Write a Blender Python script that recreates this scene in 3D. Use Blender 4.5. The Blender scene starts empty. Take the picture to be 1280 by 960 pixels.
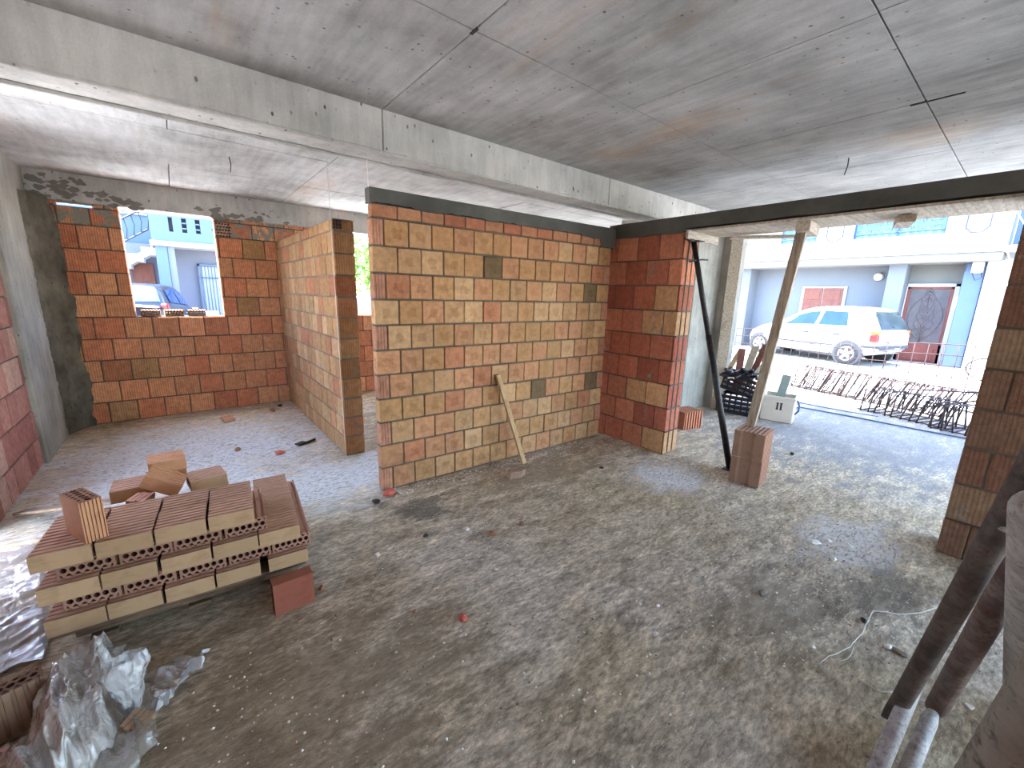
import bpy, bmesh, math, random
import numpy as np
from mathutils import Vector, Matrix, noise
PI = math.pi
S = bpy.context.scene
COL = S.collection
rnd = random.Random(7)

# ------------------------------------------------------------------ camera
YAW, PIT, ROL = [math.radians(a) for a in (38.923, 12.170, -1.449)]
FPX, EYE = 516.28, 1.66
cy, sy = math.cos(YAW), math.sin(YAW)
fw = Vector((sy*math.cos(PIT), cy*math.cos(PIT), -math.sin(PIT)))
rt = Vector((cy, -sy, 0)); dn = fw.cross(rt)
rt2 = math.cos(ROL)*rt + math.sin(ROL)*dn
dn2 = -math.sin(ROL)*rt + math.cos(ROL)*dn
CAM = Vector((0, 0, EYE))
cam = bpy.data.cameras.new('camera'); cam.sensor_width = 36; cam.lens = FPX/1280*36
cam.clip_start = 0.05; cam.clip_end = 500
co = bpy.data.objects.new('camera', cam); COL.objects.link(co)
up = -dn2; bk = -fw
co.matrix_world = Matrix(((rt2.x, up.x, bk.x, 0), (rt2.y, up.y, bk.y, 0), (rt2.z, up.z, bk.z, EYE), (0, 0, 0, 1)))
S.camera = co

def floor_pt(u, v, z=0.0):
    """place measured in the photograph -> point on the horizontal plane z"""
    d = rt2*((u-640)/FPX) + dn2*((v-480)/FPX) + fw
    return CAM + d*((z-EYE)/d.z)
def depth_pt(u, v, t):
    d = rt2*((u-640)/FPX) + dn2*((v-480)/FPX) + fw
    return CAM + d*t

def lin(r, g, b):
    def f(c):
        c /= 255
        return c/12.92 if c <= .04045 else ((c+.055)/1.055)**2.4
    return (f(r), f(g), f(b))

# ------------------------------------------------------------------ mesh builder
class MB:
    def __init__(s):
        s.v = []; s.f = []; s.c = []; s.p = []; s.uv = []; s.un = []; s.m = []; s.sm = []
    def face(s, idx, col=(1, 1, 1), par=(0, 0, 0), uv=None, un=None, mat=0, sm=False):
        s.f.append(idx); s.c.append(col); s.p.append(par); s.m.append(mat); s.sm.append(sm)
        s.uv.append(uv or [(0, 0)]*len(idx)); s.un.append(un or [(.5, .5)]*len(idx))
    def add(s, pts):
        i = len(s.v); s.v += [tuple(p) for p in pts]; return i
    def cbox(s, c, ax, ay, az, hx, hy, hz, ch=.004, col=(1, 1, 1), par=(0, 0, 0), mat=0, warp=0):
        """chamfered box, axes ax ay az, half sizes"""
        c = Vector(c); A = (Vector(ax), Vector(ay), Vector(az)); H = (hx, hy, hz)
        ch = min(ch, .45*min(H))
        vid = {}; loc = {}
        for sx in (-1, 1):
            for syy in (-1, 1):
                for sz in (-1, 1):
                    sg = (sx, syy, sz)
                    w = Vector((rnd.uniform(-1, 1), rnd.uniform(-1, 1), rnd.uniform(-1, 1)))*warp if warp else Vector((0, 0, 0))
                    for k in range(3):
                        l = [sg[i]*(H[i]-(0 if i == k else ch)) for i in range(3)]
                        p = c+w+A[0]*l[0]+A[1]*l[1]+A[2]*l[2]
                        vid[sg+(k,)] = s.add([p]); loc[vid[sg+(k,)]] = l
        flip = A[0].cross(A[1]).dot(A[2]) < 0
        def em(ids, k):
            i, j = ((1, 2), (0, 2), (0, 1))[k]
            uv = [(loc[q][i], loc[q][j]) for q in ids]
            un = [(.5+.5*loc[q][i]/H[i], .5+.5*loc[q][j]/H[j]) for q in ids]
            if flip: ids = ids[::-1]; uv = uv[::-1]; un = un[::-1]
            s.face(list(ids), col, par, uv, un, mat)
        for k in range(3):
            i, j = ((1, 2), (2, 0), (0, 1))[k]
            for sg in (-1, 1):
                q = []
                for a, b in ((-1, -1), (1, -1), (1, 1), (-1, 1)):
                    t = [0, 0, 0]; t[k] = sg; t[i] = a; t[j] = b; q.append(vid[tuple(t)+(k,)])
                em(q if sg > 0 else q[::-1], k)
        for k in range(3):      # edges along axis k
            i, j = ((1, 2), (2, 0), (0, 1))[k]
            for a in (-1, 1):
                for b in (-1, 1):
                    def g(kk, e):
                        t = [0, 0, 0]; t[k] = e; t[i] = a; t[j] = b; return vid[tuple(t)+(kk,)]
                    q = [g(i, -1), g(i, 1), g(j, 1), g(j, -1)]
                    if a*b > 0: q = q[::-1]
                    em(q, i)
        for sx in (-1, 1):
            for syy in (-1, 1):
                for sz in (-1, 1):
                    q = [vid[(sx, syy, sz, k)] for k in range(3)]
                    if sx*syy*sz < 0: q = q[::-1]
                    em(q, 0)
    def box(s, x0, x1, y0, y1, z0, z1, ch=.004, **k):
        s.cbox(((x0+x1)/2, (y0+y1)/2, (z0+z1)/2), (1, 0, 0), (0, 1, 0), (0, 0, 1), (x1-x0)/2, (y1-y0)/2, (z1-z0)/2, ch, **k)
    def bar(s, a, b, w, h, upv=(0, 0, 1), ch=.003, **k):
        a = Vector(a); b = Vector(b); d = (b-a); L = d.length; d.normalize()
        upv = Vector(upv)
        sd = d.cross(upv)
        if sd.length < 1e-4: sd = d.cross(Vector((1, 0, 0)))
        sd.normalize(); u2 = sd.cross(d)
        s.cbox((a+b)/2, d, sd, u2, L/2, w/2, h/2, ch, **k)
    def tube(s, pts, r, seg=10, cap=True, closed=False, **k):
        pts = [Vector(p) for p in pts]; n = len(pts)
        rr = r if isinstance(r, (list, tuple)) else [r]*n
        k.setdefault('sm', True)
        rings = []; prev = None
        for i, p in enumerate(pts):
            if closed: t = pts[(i+1) % n]-pts[i-1]
            else: t = pts[min(i+1, n-1)]-pts[max(i-1, 0)]
            t.normalize()
            if prev is None:
                a = t.cross(Vector((0, 0, 1)))
                if a.length < .05: a = t.cross(Vector((1, 0, 0)))
            else: a = prev-t*prev.dot(t)
            a.normalize(); prev = a; b = t.cross(a)
            rings.append(s.add([p+a*rr[i]*math.cos(2*PI*j/seg)+b*rr[i]*math.sin(2*PI*j/seg) for j in range(seg)]))
        m = n if closed else n-1
        for i in range(m):
            A = rings[i]; B = rings[(i+1) % n]
            for j in range(seg):
                j2 = (j+1) % seg
                s.face([A+j, A+j2, B+j2, B+j], **k)
        if cap and not closed:
            k2 = dict(k); k2['sm'] = False
            s.face([rings[0]+j for j in range(seg)][::-1], **k2)
            s.face([rings[-1]+j for j in range(seg)], **k2)
    def prism(s, poly, o, ax, ay, d, **k):
        """2D polygon in plane (o,ax,ay), extruded by vector d; poly may be concave (ngon)"""
        o = Vector(o); ax = Vector(ax); ay = Vector(ay); d = Vector(d); n = len(poly)
        a = s.add([o+ax*p[0]+ay*p[1] for p in poly]); b = s.add([o+ax*p[0]+ay*p[1]+d for p in poly])
        area = sum(poly[i][0]*poly[(i+1) % n][1]-poly[(i+1) % n][0]*poly[i][1] for i in range(n))
        fl = (ax.cross(ay).dot(d) < 0) != (area < 0)
        def e(q): s.face(q if not fl else q[::-1], **k)
        e([a+i for i in range(n)][::-1]); e([b+i for i in range(n)])
        for i in range(n):
            j = (i+1) % n; e([a+i, a+j, b+j, b+i])
    def lathe(s, prof, c, axis, seg=24, cap=True, **k):
        c = Vector(c); w = Vector(axis).normalized()
        a = w.cross(Vector((0, 0, 1)))
        if a.length < .05: a = Vector((1, 0, 0))
        a.normalize(); b = w.cross(a); k.setdefault('sm', True)
        rings = [s.add([c+w*h+(a*math.cos(2*PI*j/seg)+b*math.sin(2*PI*j/seg))*r for j in range(seg)]) for r, h in prof]
        for i in range(len(prof)-1):
            for j in range(seg):
                j2 = (j+1) % seg
                s.face([rings[i]+j, rings[i]+j2, rings[i+1]+j2, rings[i+1]+j], **k)
        if not cap: return
        s.face([rings[-1]+j for j in range(seg)], **{**k, 'sm': False})
        s.face([rings[0]+j for j in range(seg)][::-1], **{**k, 'sm': False})
    def grid(s, fn, nu, nv, **k):
        k.setdefault('sm', True)
        i0 = s.add([fn(i/nu, j/nv) for j in range(nv+1) for i in range(nu+1)])
        for j in range(nv):
            for i in range(nu):
                q = i0+j*(nu+1)+i
                s.face([q, q+1, q+nu+2, q+nu+1], uv=[(i/nu, j/nv), ((i+1)/nu, j/nv), ((i+1)/nu, (j+1)/nv), (i/nu, (j+1)/nv)], **k)
    def build(s, name, mats, parent=None, org=(0, 0, 0), rot=None):
        me = bpy.data.meshes.new(name)
        o3 = Vector(org)
        V = s.v
        if org != (0, 0, 0): V = [(p[0]-o3.x, p[1]-o3.y, p[2]-o3.z) for p in V]
        me.from_pydata(V, [], s.f)
        if not isinstance(mats, (list, tuple)): mats = [mats]
        for m in mats: me.materials.append(m)
        me.polygons.foreach_set('material_index', s.m)
        me.polygons.foreach_set('use_smooth', s.sm)
        n = [len(f) for f in s.f]
        c4 = np.repeat(np.c_[np.array(s.c, 'f'), np.ones(len(n), 'f')], n, axis=0)
        p4 = np.repeat(np.c_[np.array(s.p, 'f'), np.ones(len(n), 'f')], n, axis=0)
        me.attributes.new('bc', 'FLOAT_COLOR', 'CORNER').data.foreach_set('color', c4.ravel())
        me.attributes.new('par', 'FLOAT_COLOR', 'CORNER').data.foreach_set('color', p4.ravel())
        me.uv_layers.new(name='m').data.foreach_set('uv', np.array([t for q in s.uv for t in q], 'f').ravel())
        me.uv_layers.new(name='n').data.foreach_set('uv', np.array([t for q in s.un for t in q], 'f').ravel())
        me.update()
        o = bpy.data.objects.new(name, me); COL.objects.link(o)
        o.location = o3
        if rot: o.rotation_euler = rot
        if parent:
            o.parent = parent; q = parent; w = Vector((0, 0, 0))
            while q: w += Vector(q.location); q = q.parent
            o.location = o3-w
        return o

def tag(o, label, cat, group=None):
    o['label'] = label; o['category'] = cat
    if group: o['group'] = group
    return o
def struct(o): o['kind'] = 'structure'; return o
def thing(name, label, cat, loc=(0, 0, 0), group=None, rot=0):
    o = bpy.data.objects.new(name, None); COL.objects.link(o); o.location = loc; o.rotation_euler = (0, 0, rot)
    o.empty_display_size = .1
    return tag(o, label, cat, group)

# ------------------------------------------------------------------ materials
class NT:
    def __init__(s, name):
        s.m = bpy.data.materials.new(name); s.m.use_nodes = True
        s.t = s.m.node_tree; s.t.nodes.clear()
        s.out = s.t.nodes.new('ShaderNodeOutputMaterial')
        s.b = s.t.nodes.new('ShaderNodeBsdfPrincipled')
        s.t.links.new(s.b.outputs[0], s.out.inputs[0])
    def n(s, typ, ins=None, **k):
        q = s.t.nodes.new('ShaderNode'+typ)
        for a, v in k.items(): setattr(q, a, v)
        for a, v in (ins or {}).items():
            if hasattr(v, 'is_output'): s.t.links.new(v, q.inputs[a])
            else: q.inputs[a].default_value = v
        return q
    def set(s, **k):
        for a, v in k.items():
            a = a.replace('_', ' ')
            if hasattr(v, 'is_output'): s.t.links.new(v, s.b.inputs[a])
            else: s.b.inputs[a].default_value = v
    def noise(s, scale, detail=4, rough=.55, vec=None, dist=0):
        q = s.n('TexNoise', {'Scale': scale, 'Detail': detail, 'Roughness': rough, 'Distortion': dist})
        if vec: s.t.links.new(vec, q.inputs['Vector'])
        return q.outputs[0]
    def mix(s, f, a, b, mode='MIX'):
        q = s.n('Mix', data_type='RGBA', blend_type=mode)
        for i, v in ((0, f), (6, a), (7, b)):
            if hasattr(v, 'is_output'): s.t.links.new(v, q.inputs[i])
            else: q.inputs[i].default_value = v if i == 0 or len(v) == 4 else (*v, 1)
        return q.outputs[2]
    def math(s, op, a, b=0.0, c=0.0, clamp=False):
        q = s.n('Math', operation=op); q.use_clamp = clamp
        for i, v in enumerate((a, b, c)):
            if hasattr(v, 'is_output'): s.t.links.new(v, q.inputs[i])
            else: q.inputs[i].default_value = v
        return q.outputs[0]
    def ramp(s, f, lo, hi, a=0., b=1.):
        q = s.n('MapRange', {1: lo, 2: hi, 3: a, 4: b}); q.clamp = True
        s.t.links.new(f, q.inputs[0]); return q.outputs[0]
    def pos(s, scale=(1, 1, 1)):
        g = s.n('NewGeometry').outputs['Position']
        return s.n('Mapping', {'Vector': g, 'Scale': scale}).outputs[0]
    def obj(s, scale=(1, 1, 1)):
        g = s.n('TexCoord').outputs['Object']
        return s.n('Mapping', {'Vector': g, 'Scale': scale}).outputs[0]
    def bump(s, h, strength=.5, dist=.01):
        q = s.n('Bump', {'Strength': strength, 'Distance': dist, 'Height': h}); s.set(Normal=q.outputs[0])

def mat_plain(name, col, rough=.6, metal=0., var=.12, scale=20, bump=0., spec=.5, coat=0.):
    t = NT(name); v = t.obj()
    nz = t.noise(scale, 5, .6, v)
    c = t.mix(t.ramp(nz, .3, .7), [x*(1-var) for x in col], [min(1, x*(1+var)) for x in col])
    t.set(Base_Color=c, Roughness=rough, Metallic=metal)
    t.b.inputs['Specular IOR Level'].default_value = spec
    t.b.inputs['Coat Weight'].default_value = coat
    if bump: t.bump(t.noise(scale*2, 5, .6, v), bump, .01)
    return t.m

def mat_brick():
    t = NT('hollow_clay_brick'); v = t.pos()
    bc = t.n('Attribute', attribute_name='bc').outputs['Color']
    par = t.n('Attribute', attribute_name='par').outputs['Color']
    sep = t.n('SeparateColor', {'Color': par}); rb, pr, mo = sep.outputs[0], sep.outputs[1], sep.outputs[2]
    um = t.n('SeparateXYZ', {'Vector': t.n('UVMap', uv_map='m').outputs[0]})
    un = t.n('SeparateXYZ', {'Vector': t.n('UVMap', uv_map='n').outputs[0]})
    fine = t.noise(140, 4, .6, v); mid = t.noise(22, 4, .55, v)
    # vertical drag streaks of the extruded clay
    st = t.n('TexNoise', {'Scale': 1.0, 'Detail': 3, 'Roughness': .6, 'Vector': t.n('Mapping', {'Vector': t.n('UVMap', uv_map='m').outputs[0], 'Scale': (120, 9, 1)}).outputs[0]}).outputs[0]
    c = t.mix(1., bc, t.mix(t.ramp(mid, .30, .70), (.78, .77, .76), (1.16, 1.15, 1.13)), 'MULTIPLY')
    c = t.mix(t.math('MULTIPLY', t.ramp(st, .45, .7), .30), c, t.mix(1, c, (.74, .66, .60), 'MULTIPLY'))
    rib0 = t.ramp(t.math('SINE', t.math('MULTIPLY', um.outputs[0], 2*PI/.0225)), -.75, -.2)
    c = t.mix(t.math('MULTIPLY', t.math('SUBTRACT', 1., rib0), t.math('MULTIPLY', rb, .42)), c, t.mix(1, c, (.50, .43, .38), 'MULTIPLY'))  # rib grooves darkened in the colour as well, painted shade
    bl = t.noise(4.2, 5, .65, v)
    c = t.mix(t.ramp(bl, .52, .68, 0, .42), c, t.mix(1, c, (.58, .53, .47), 'MULTIPLY'))
    c = t.mix(t.ramp(fine, .58, .74, 0, .5), c, t.mix(1, c, (.55, .49, .42), 'MULTIPLY'))
    c = t.mix(t.ramp(fine, .40, .28, 0, .35), c, lin(206, 190, 166))
    # square kiln print in the middle of a smooth face
    d = t.math('MAXIMUM', t.math('ABSOLUTE', t.math('SUBTRACT', un.outputs[0], .5)), t.math('ABSOLUTE', t.math('SUBTRACT', un.outputs[1], .47)))
    d = t.math('ADD', d, t.math('MULTIPLY', t.math('SUBTRACT', mid, .5), .25))
    k = t.math('MULTIPLY', t.ramp(d, .22, .17), t.math('MULTIPLY', pr, t.ramp(fine, .2, .6)))
    c = t.mix(t.math('MULTIPLY', k, .55), c, t.mix(1, c, (.62, .50, .42), 'MULTIPLY'))
    # smeared grey mortar
    mn = t.noise(9, 5, .65, v, .3)
    e = t.math('ADD', mn, t.math('SUBTRACT', mo, .5))
    mk = t.ramp(e, .58, .64)
    mc = t.mix(t.noise(40, 4, .6, v), lin(104, 100, 90), lin(150, 146, 134))
    c = t.mix(mk, c, mc)
    rib = t.math('SINE', t.math('MULTIPLY', um.outputs[0], 2*PI/.0225))
    rib = t.ramp(rib, -.75, -.2)
    h = t.math('ADD', t.math('MULTIPLY', t.math('MULTIPLY', rib, rb), t.math('SUBTRACT', 1., mk)), t.math('MULTIPLY', fine, .30))
    h = t.math('ADD', h, t.math('MULTIPLY', mk, .6))
    t.set(Base_Color=c, Roughness=.88); t.b.inputs['Specular IOR Level'].default_value = .2
    t.bump(h, .8, .006)
    return t.m

def mat_concrete(name, c1, c2, pits=.5, streak=(1, 1, 1), bump=.35, stain=None, rough=.85, scale=1.6, spots=()):
    t = NT(name); v = t.pos(); vs = t.pos(streak)
    big = t.noise(scale, 5, .6, v, .2); st = t.noise(7, 5, .65, vs); fine = t.noise(90, 3, .6, v)
    c = t.mix(t.ramp(t.math('ADD', t.math('MULTIPLY', big, .66), t.math('MULTIPLY', st, .34)), .36, .64), c1, c2)
    c = t.mix(t.ramp(fine, .3, .7, .0, .16), c, (.1, .1, .09))
    if stain:
        sm = t.ramp(t.noise(1.1, 4, .6, vs, .4), .62, .74)
        c = t.mix(t.math('MULTIPLY', sm, .42), c, stain)
    for (x, y, rx, ry) in spots:      # rust and mould-oil stains
        mp = t.n('Mapping', {'Vector': v, 'Location': (-x/rx, -y/ry, 0), 'Scale': (1/rx, 1/ry, 0)}).outputs[0]
        L = t.math('ADD', t.n('VectorMath', {0: mp}, operation='LENGTH').outputs['Value'], t.math('MULTIPLY', t.math('SUBTRACT', st, .5), 3.))
        c = t.mix(t.math('MULTIPLY', t.ramp(L, 1.1, .2), .32), c, lin(196, 160, 116))
    vo = t.n('TexVoronoi', {'Scale': 17., 'Randomness': 1., 'Vector': t.n('Mapping', {'Vector': v, 'Scale': (1, 1, .6)}).outputs[0]}, feature='F1').outputs['Distance']
    pk = t.math('MULTIPLY', t.ramp(vo, .16, .09), t.ramp(t.noise(5, 3, .6, v), .44, .58))
    c = t.mix(t.math('MULTIPLY', pk, pits), c, (.05, .05, .047))
    h = t.math('SUBTRACT', t.math('ADD', t.math('MULTIPLY', st, .7), t.math('MULTIPLY', fine, .3)), t.math('MULTIPLY', pk, pits))
    t.set(Base_Color=c, Roughness=rough); t.b.inputs['Specular IOR Level'].default_value = .3
    t.bump(h, bump, .01)
    return t.m

def mat_floor():
    t = NT('rough_site_concrete'); v = t.pos()
    vd = t.n('Mapping', {'Vector': v, 'Rotation': (0, 0, .6), 'Scale': (.6, 1.5, 1)}).outputs[0]
    big = t.noise(.8, 5, .6, v, .4); mid = t.noise(4.5, 6, .68, vd, .3); fine = t.noise(38, 6, .72, vd); gr = t.noise(170, 3, .65, v)
    grey = t.mix(t.ramp(mid, .34, .66), lin(178, 166, 148), lin(232, 218, 198))
    dust = t.mix(t.ramp(mid, .32, .68), lin(162, 144, 116), lin(218, 200, 170))
    c = t.mix(t.ramp(big, .38, .58), grey, dust)
    g2 = t.noise(13, 6, .7, vd, .2)
    c = t.mix(1., c, t.mix(t.ramp(g2, .36, .64), (.70, .68, .65), (1.30, 1.29, 1.27)), 'MULTIPLY')
    fg = t.ramp(fine, .36, .66)
    c = t.mix(1., c, t.mix(fg, (.54, .52, .49), (1.3, 1.29, 1.26)), 'MULTIPLY')
    c = t.mix(t.math('MULTIPLY', t.ramp(gr, .60, .72), .5), c, lin(206, 202, 194))
    c = t.mix(t.math('MULTIPLY', t.ramp(gr, .40, .30), .6), c, (.06, .056, .05))
    # spilled pale mortar patches, dirt crumbs and light tones painted in
    def spot(c, x, y, rx, ry, col, amt, sp=0):
        mp = t.n('Mapping', {'Vector': v, 'Location': (-x/rx, -y/ry, 0), 'Scale': (1/rx, 1/ry, 0)}).outputs[0]
        L = t.n('VectorMath', {0: mp}, operation='LENGTH').outputs['Value']
        L = t.math('ADD', L, t.math('MULTIPLY', t.math('SUBTRACT', mid, .5), 2.2))
        L = t.math('ADD', L, t.math('MULTIPLY', t.math('SUBTRACT', fine, .5), 1.2))
        k = t.math('MULTIPLY', t.ramp(L, 1.0, .5), amt)
        if sp: k = t.math('MULTIPLY', k, t.ramp(fine, .36, .54))
        return t.mix(k, c, col)
    c = spot(c, 3.45, 1.92, .42, .34, lin(234, 234, 232), .95, 1)
    c = spot(c, 3.55, .55, .5, .34, lin(232, 230, 226), .85, 1)
    c = spot(c, 3.0, .28, .5, .22, lin(84, 76, 66), .7, 1)
    c = spot(c, 2.45, .62, .55, .3, lin(96, 86, 74), .5, 1)
    c = spot(c, 1.35, 2.75, .3, .22, lin(84, 82, 76), .6)
    c = spot(c, .9, 3.7, .9, .6, lin(226, 227, 228), .85, 1)  # floor painted paler here to make up for weak light
    c = spot(c, .0, 5.1, 1.5, 1.5, lin(230, 231, 232), .9, 1)  # wide pale tone painted in where the back room is underlit
    c = spot(c, 2.6, 2.7, 1.0, .35, lin(150, 128, 98), .6)
    c = spot(c, .2, 1.6, .9, .7, lin(140, 122, 98), .5)
    c = spot(c, 6.9, 1.2, 2.4, 2.4, lin(140, 141, 144), .7)  # grey tone painted over the outdoor floor to tame its brightness
    h = t.math('ADD', t.math('MULTIPLY', mid, .9), t.math('ADD', t.math('MULTIPLY', fine, .75), t.math('MULTIPLY', gr, .16)))
    t.set(Base_Color=c, Roughness=.9); t.b.inputs['Specular IOR Level'].default_value = .25
    t.bump(h, 1., .025)
    return t.m

def mat_wood(name, c1, c2, axis=(2, 30, 30), rough=.75):
    t = NT(name); v = t.obj(axis)
    g = t.noise(1.6, 5, .65, v, .4); f = t.noise(9, 3, .6, v)
    c = t.mix(t.ramp(t.math('ADD', t.math('MULTIPLY', g, .7), t.math('MULTIPLY', f, .3)), .36, .62), c1, c2)
    d = t.noise(3.2, 4, .6, t.obj())
    c = t.mix(t.ramp(d, .58, .72, 0, .45), c, [x*.45 for x in c1])
    t.set(Base_Color=c, Roughness=rough); t.bump(g, .3, .004)
    return t.m

def mat_rust(name, c1, c2, c3, rough=.7, sc=6):
    t = NT(name); v = t.obj(); vr = t.obj((1, 1, 1))
    a = t.noise(sc, 6, .7, v); b = t.noise(sc*5, 5, .7, vr)
    c = t.mix(t.ramp(a, .40, .60), c1, c2); c = t.mix(t.ramp(b, .52, .66), c, c3)
    t.set(Base_Color=c, Roughness=rough, Metallic=.15); t.bump(b, .4, .003)
    return t.m

def mat_film(name, tint, clear=.35, rough=.16):
    t = NT(name); t.t.nodes.remove(t.b)
    v = t.obj()
    h = t.noise(26, 5, .65, v, 1.2)
    bm = t.n('Bump', {'Strength': .7, 'Distance': .01, 'Height': h}).outputs[0]
    tr = t.n('BsdfTransparent', {'Color': (.93, .94, .94, 1)}).outputs[0]
    df = t.n('BsdfDiffuse', {'Color': (*tint, 1), 'Normal': bm}).outputs[0]
    tl = t.n('BsdfTranslucent', {'Color': (*tint, 1), 'Normal': bm}).outputs[0]
    gl = t.n('BsdfGlossy', {'Color': (1, 1, 1, 1), 'Roughness': rough, 'Normal': bm}).outputs[0]
    d2 = t.n('MixShader', {0: .4, 1: df, 2: tl}).outputs[0]
    a = t.n('MixShader', {0: clear, 1: d2, 2: tr}).outputs[0]
    fr = t.n('Fresnel', {'IOR': 1.55, 'Normal': bm}).outputs[0]
    fr = t.math('ADD', t.math('MULTIPLY', fr, 2.2), .06, clamp=True)
    z = t.n('MixShader', {0: fr, 1: a, 2: gl}).outputs[0]
    t.t.links.new(z, t.out.inputs[0])
    return t.m

def mat_glass(name, tint=(.75, .85, .95), mixv=.55):
    t = NT(name); t.t.nodes.remove(t.b)
    tr = t.n('BsdfTransparent', {'Color': (*tint, 1)}).outputs[0]
    gl = t.n('BsdfGlossy', {'Color': (.9, .95, 1, 1), 'Roughness': .03}).outputs[0]
    t.t.links.new(t.n('MixShader', {0: mixv, 1: tr, 2: gl}).outputs[0], t.out.inputs[0])
    return t.m

def mat_leaf(name, c1, c2):
    t = NT(name)
    c = t.mix(t.ramp(t.noise(2.3, 4, .6, t.pos()), .35, .65), c1, c2)
    t.set(Base_Color=c, Roughness=.6); t.b.inputs['Subsurface Weight'].default_value = 0
    return t.m

BR = mat_brick()
M_CEIL = mat_concrete('shuttered_ceiling_concrete', lin(136, 136, 132), lin(192, 193, 191), .7, (2.2, .30, 1), .3, lin(176, 146, 112), spots=[(2.95, 1.75, .22, .5), (3.05, 2.45, .30, .22), (4.3, .7, .3, .4)])
M_BEAM = mat_concrete('beam_concrete', lin(156, 155, 149), lin(204, 202, 195), 1.0, (2.2, 2.2, .35), .4)
M_COLM = mat_concrete('column_concrete', lin(122, 121, 114), lin(176, 174, 166), .7, (3, 3, .3), .5)
M_MORT = mat_concrete('wet_grey_mortar', lin(66, 66, 61), lin(96, 95, 88), .35, (1, 1, 1), .5)
M_JOINTD = mat_concrete('dark_joint_mortar', lin(74, 66, 56), lin(104, 96, 84), .2, (1, 1, 1), .6)
M_JOINT = mat_concrete('joint_mortar', lin(98, 92, 82), lin(138, 130, 118), .2, (1, 1, 1), .6)
M_PLAS = mat_concrete('rough_plaster', lin(62, 61, 54), lin(124, 121, 108), .8, (1.5, 1.5, .6), .9, scale=4)
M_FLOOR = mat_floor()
M_STREET = mat_concrete('pale_road', lin(136, 134, 130), lin(164, 161, 156), .1, (1, 1, 1), .3)
M_BOARD = mat_wood('weathered_formwork_board', lin(138, 126, 108), lin(196, 186, 168), (3, 30, 30))
M_POST = mat_wood('grey_timber', lin(116, 98, 80), lin(176, 160, 140), (30, 30, 3))
M_LATH = mat_wood('tan_lath', lin(146, 112, 74), lin(196, 160, 116), (12, 12, 3))
M_DARKW = mat_wood('dark_plank_wood', lin(70, 54, 40), lin(122, 98, 74), (3, 30, 30))
M_BLACK = mat_rust('black_painted_steel', lin(22, 20, 20), lin(34, 31, 30), lin(60, 50, 44), .55)
M_RUST = mat_rust('rusty_dark_tube', lin(66, 59, 55), lin(104, 94, 86), lin(86, 60, 52), .75, 9)
M_RUST2 = mat_rust('rust_red_tube', lin(96, 74, 68), lin(132, 117, 106), lin(108, 58, 52), .75, 9)
M_GALV = mat_rust('cement_splashed_tube', lin(158, 154, 150), lin(192, 189, 186), lin(128, 120, 114), .7, 12)
M_REBAR = mat_rust('rebar_steel', lin(44, 30, 32), lin(62, 42, 42), lin(36, 26, 30), .7)
M_WIRE = mat_plain('dull_wire', lin(176, 170, 158), .5, .2)
M_BLUEHOSE = mat_plain('blue_grey_hose', lin(62, 84, 110), .5)
M_CRATE = mat_plain('black_plastic', lin(24, 26, 34), .35, 0, .1)
M_WHITEP = mat_plain('off_white_plastic', lin(214, 206, 190), .45, 0, .06, 6)
M_CHIPW = mat_plain('white_chip', lin(226, 222, 212), .8)
M_CHIPR = mat_plain('red_clay_chip', lin(188, 92, 74), .8)
M_CHIPB = mat_plain('brown_clay_chip', lin(150, 104, 72), .85)
M_CHIPG = mat_plain('grey_chip', lin(120, 112, 100), .9)
M_CHIPK = mat_plain('dark_chip', lin(52, 48, 46), .9)
M_FILM = mat_film('clear_film', (.9, .91, .93), .55, .13)
M_FILMB = mat_film('dusty_film', (.88, .84, .77), .34, .16)
M_FILMG = mat_film('greenish_film', (.74, .74, .66), .6, .2)
M_WALLW = mat_plain('white_render', lin(170, 171, 170), .85, 0, .03, 3)
M_WALLB = mat_plain('pale_blue_render', lin(104, 110, 118), .85, 0, .03, 3)
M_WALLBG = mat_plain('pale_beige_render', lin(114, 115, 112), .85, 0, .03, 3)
M_WALLBL = mat_plain('sky_blue_render', lin(80, 99, 130), .85, 0, .03, 3)
M_WALLLV = mat_plain('lavender_render', lin(104, 108, 122), .85, 0, .03, 3)
M_IRON = mat_plain('blue_painted_iron', lin(26, 56, 88), .5)
M_IRONP = mat_plain('pale_blue_panel', lin(78, 116, 156), .6)
M_DOORR = mat_wood('red_brown_door', lin(104, 54, 46), lin(124, 68, 58), (4, 4, 1))
M_SHUT = mat_wood('brown_shutter', lin(106, 62, 52), lin(124, 78, 66), (4, 4, 1))
M_DGLASS = mat_plain('frosted_grey_glass', lin(86, 82, 84), .25, 0, .2, 9)
M_GRILL = mat_plain('dark_iron_grille', lin(92, 82, 82), .5)
M_DARK = mat_plain('painted_hollow_shade', lin(38, 40, 46), .7)
M_GATE = mat_plain('slate_blue_gate', lin(70, 84, 104), .5)
M_GATEP = mat_plain('pale_gate_panel', lin(176, 186, 202), .5)
M_CAR = mat_plain('white_car_paint', lin(178, 179, 181), .25, 0, .01, 3, coat=.6)
M_CARD = mat_plain('dark_blue_car_paint', lin(22, 28, 42), .25, 0, .02, 3, coat=.25)
M_TYRE = mat_plain('tyre_rubber', lin(30, 30, 32), .8)
M_RIM = mat_plain('alloy_wheel', lin(128, 130, 136), .4, .3)
M_TRIM = mat_plain('grey_bumper_strip', lin(48, 52, 62), .6)
M_LAMP = mat_plain('red_tail_lamp', lin(170, 16, 22), .2)
M_LAMPO = mat_plain('orange_tail_lamp', lin(200, 92, 30), .2)
M_CGLASS = mat_plain('car_side_glass', lin(10, 40, 96), .05, 0, .25, 4, spec=.4)  # blue of the mirrored sky painted into the glass colour
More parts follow.
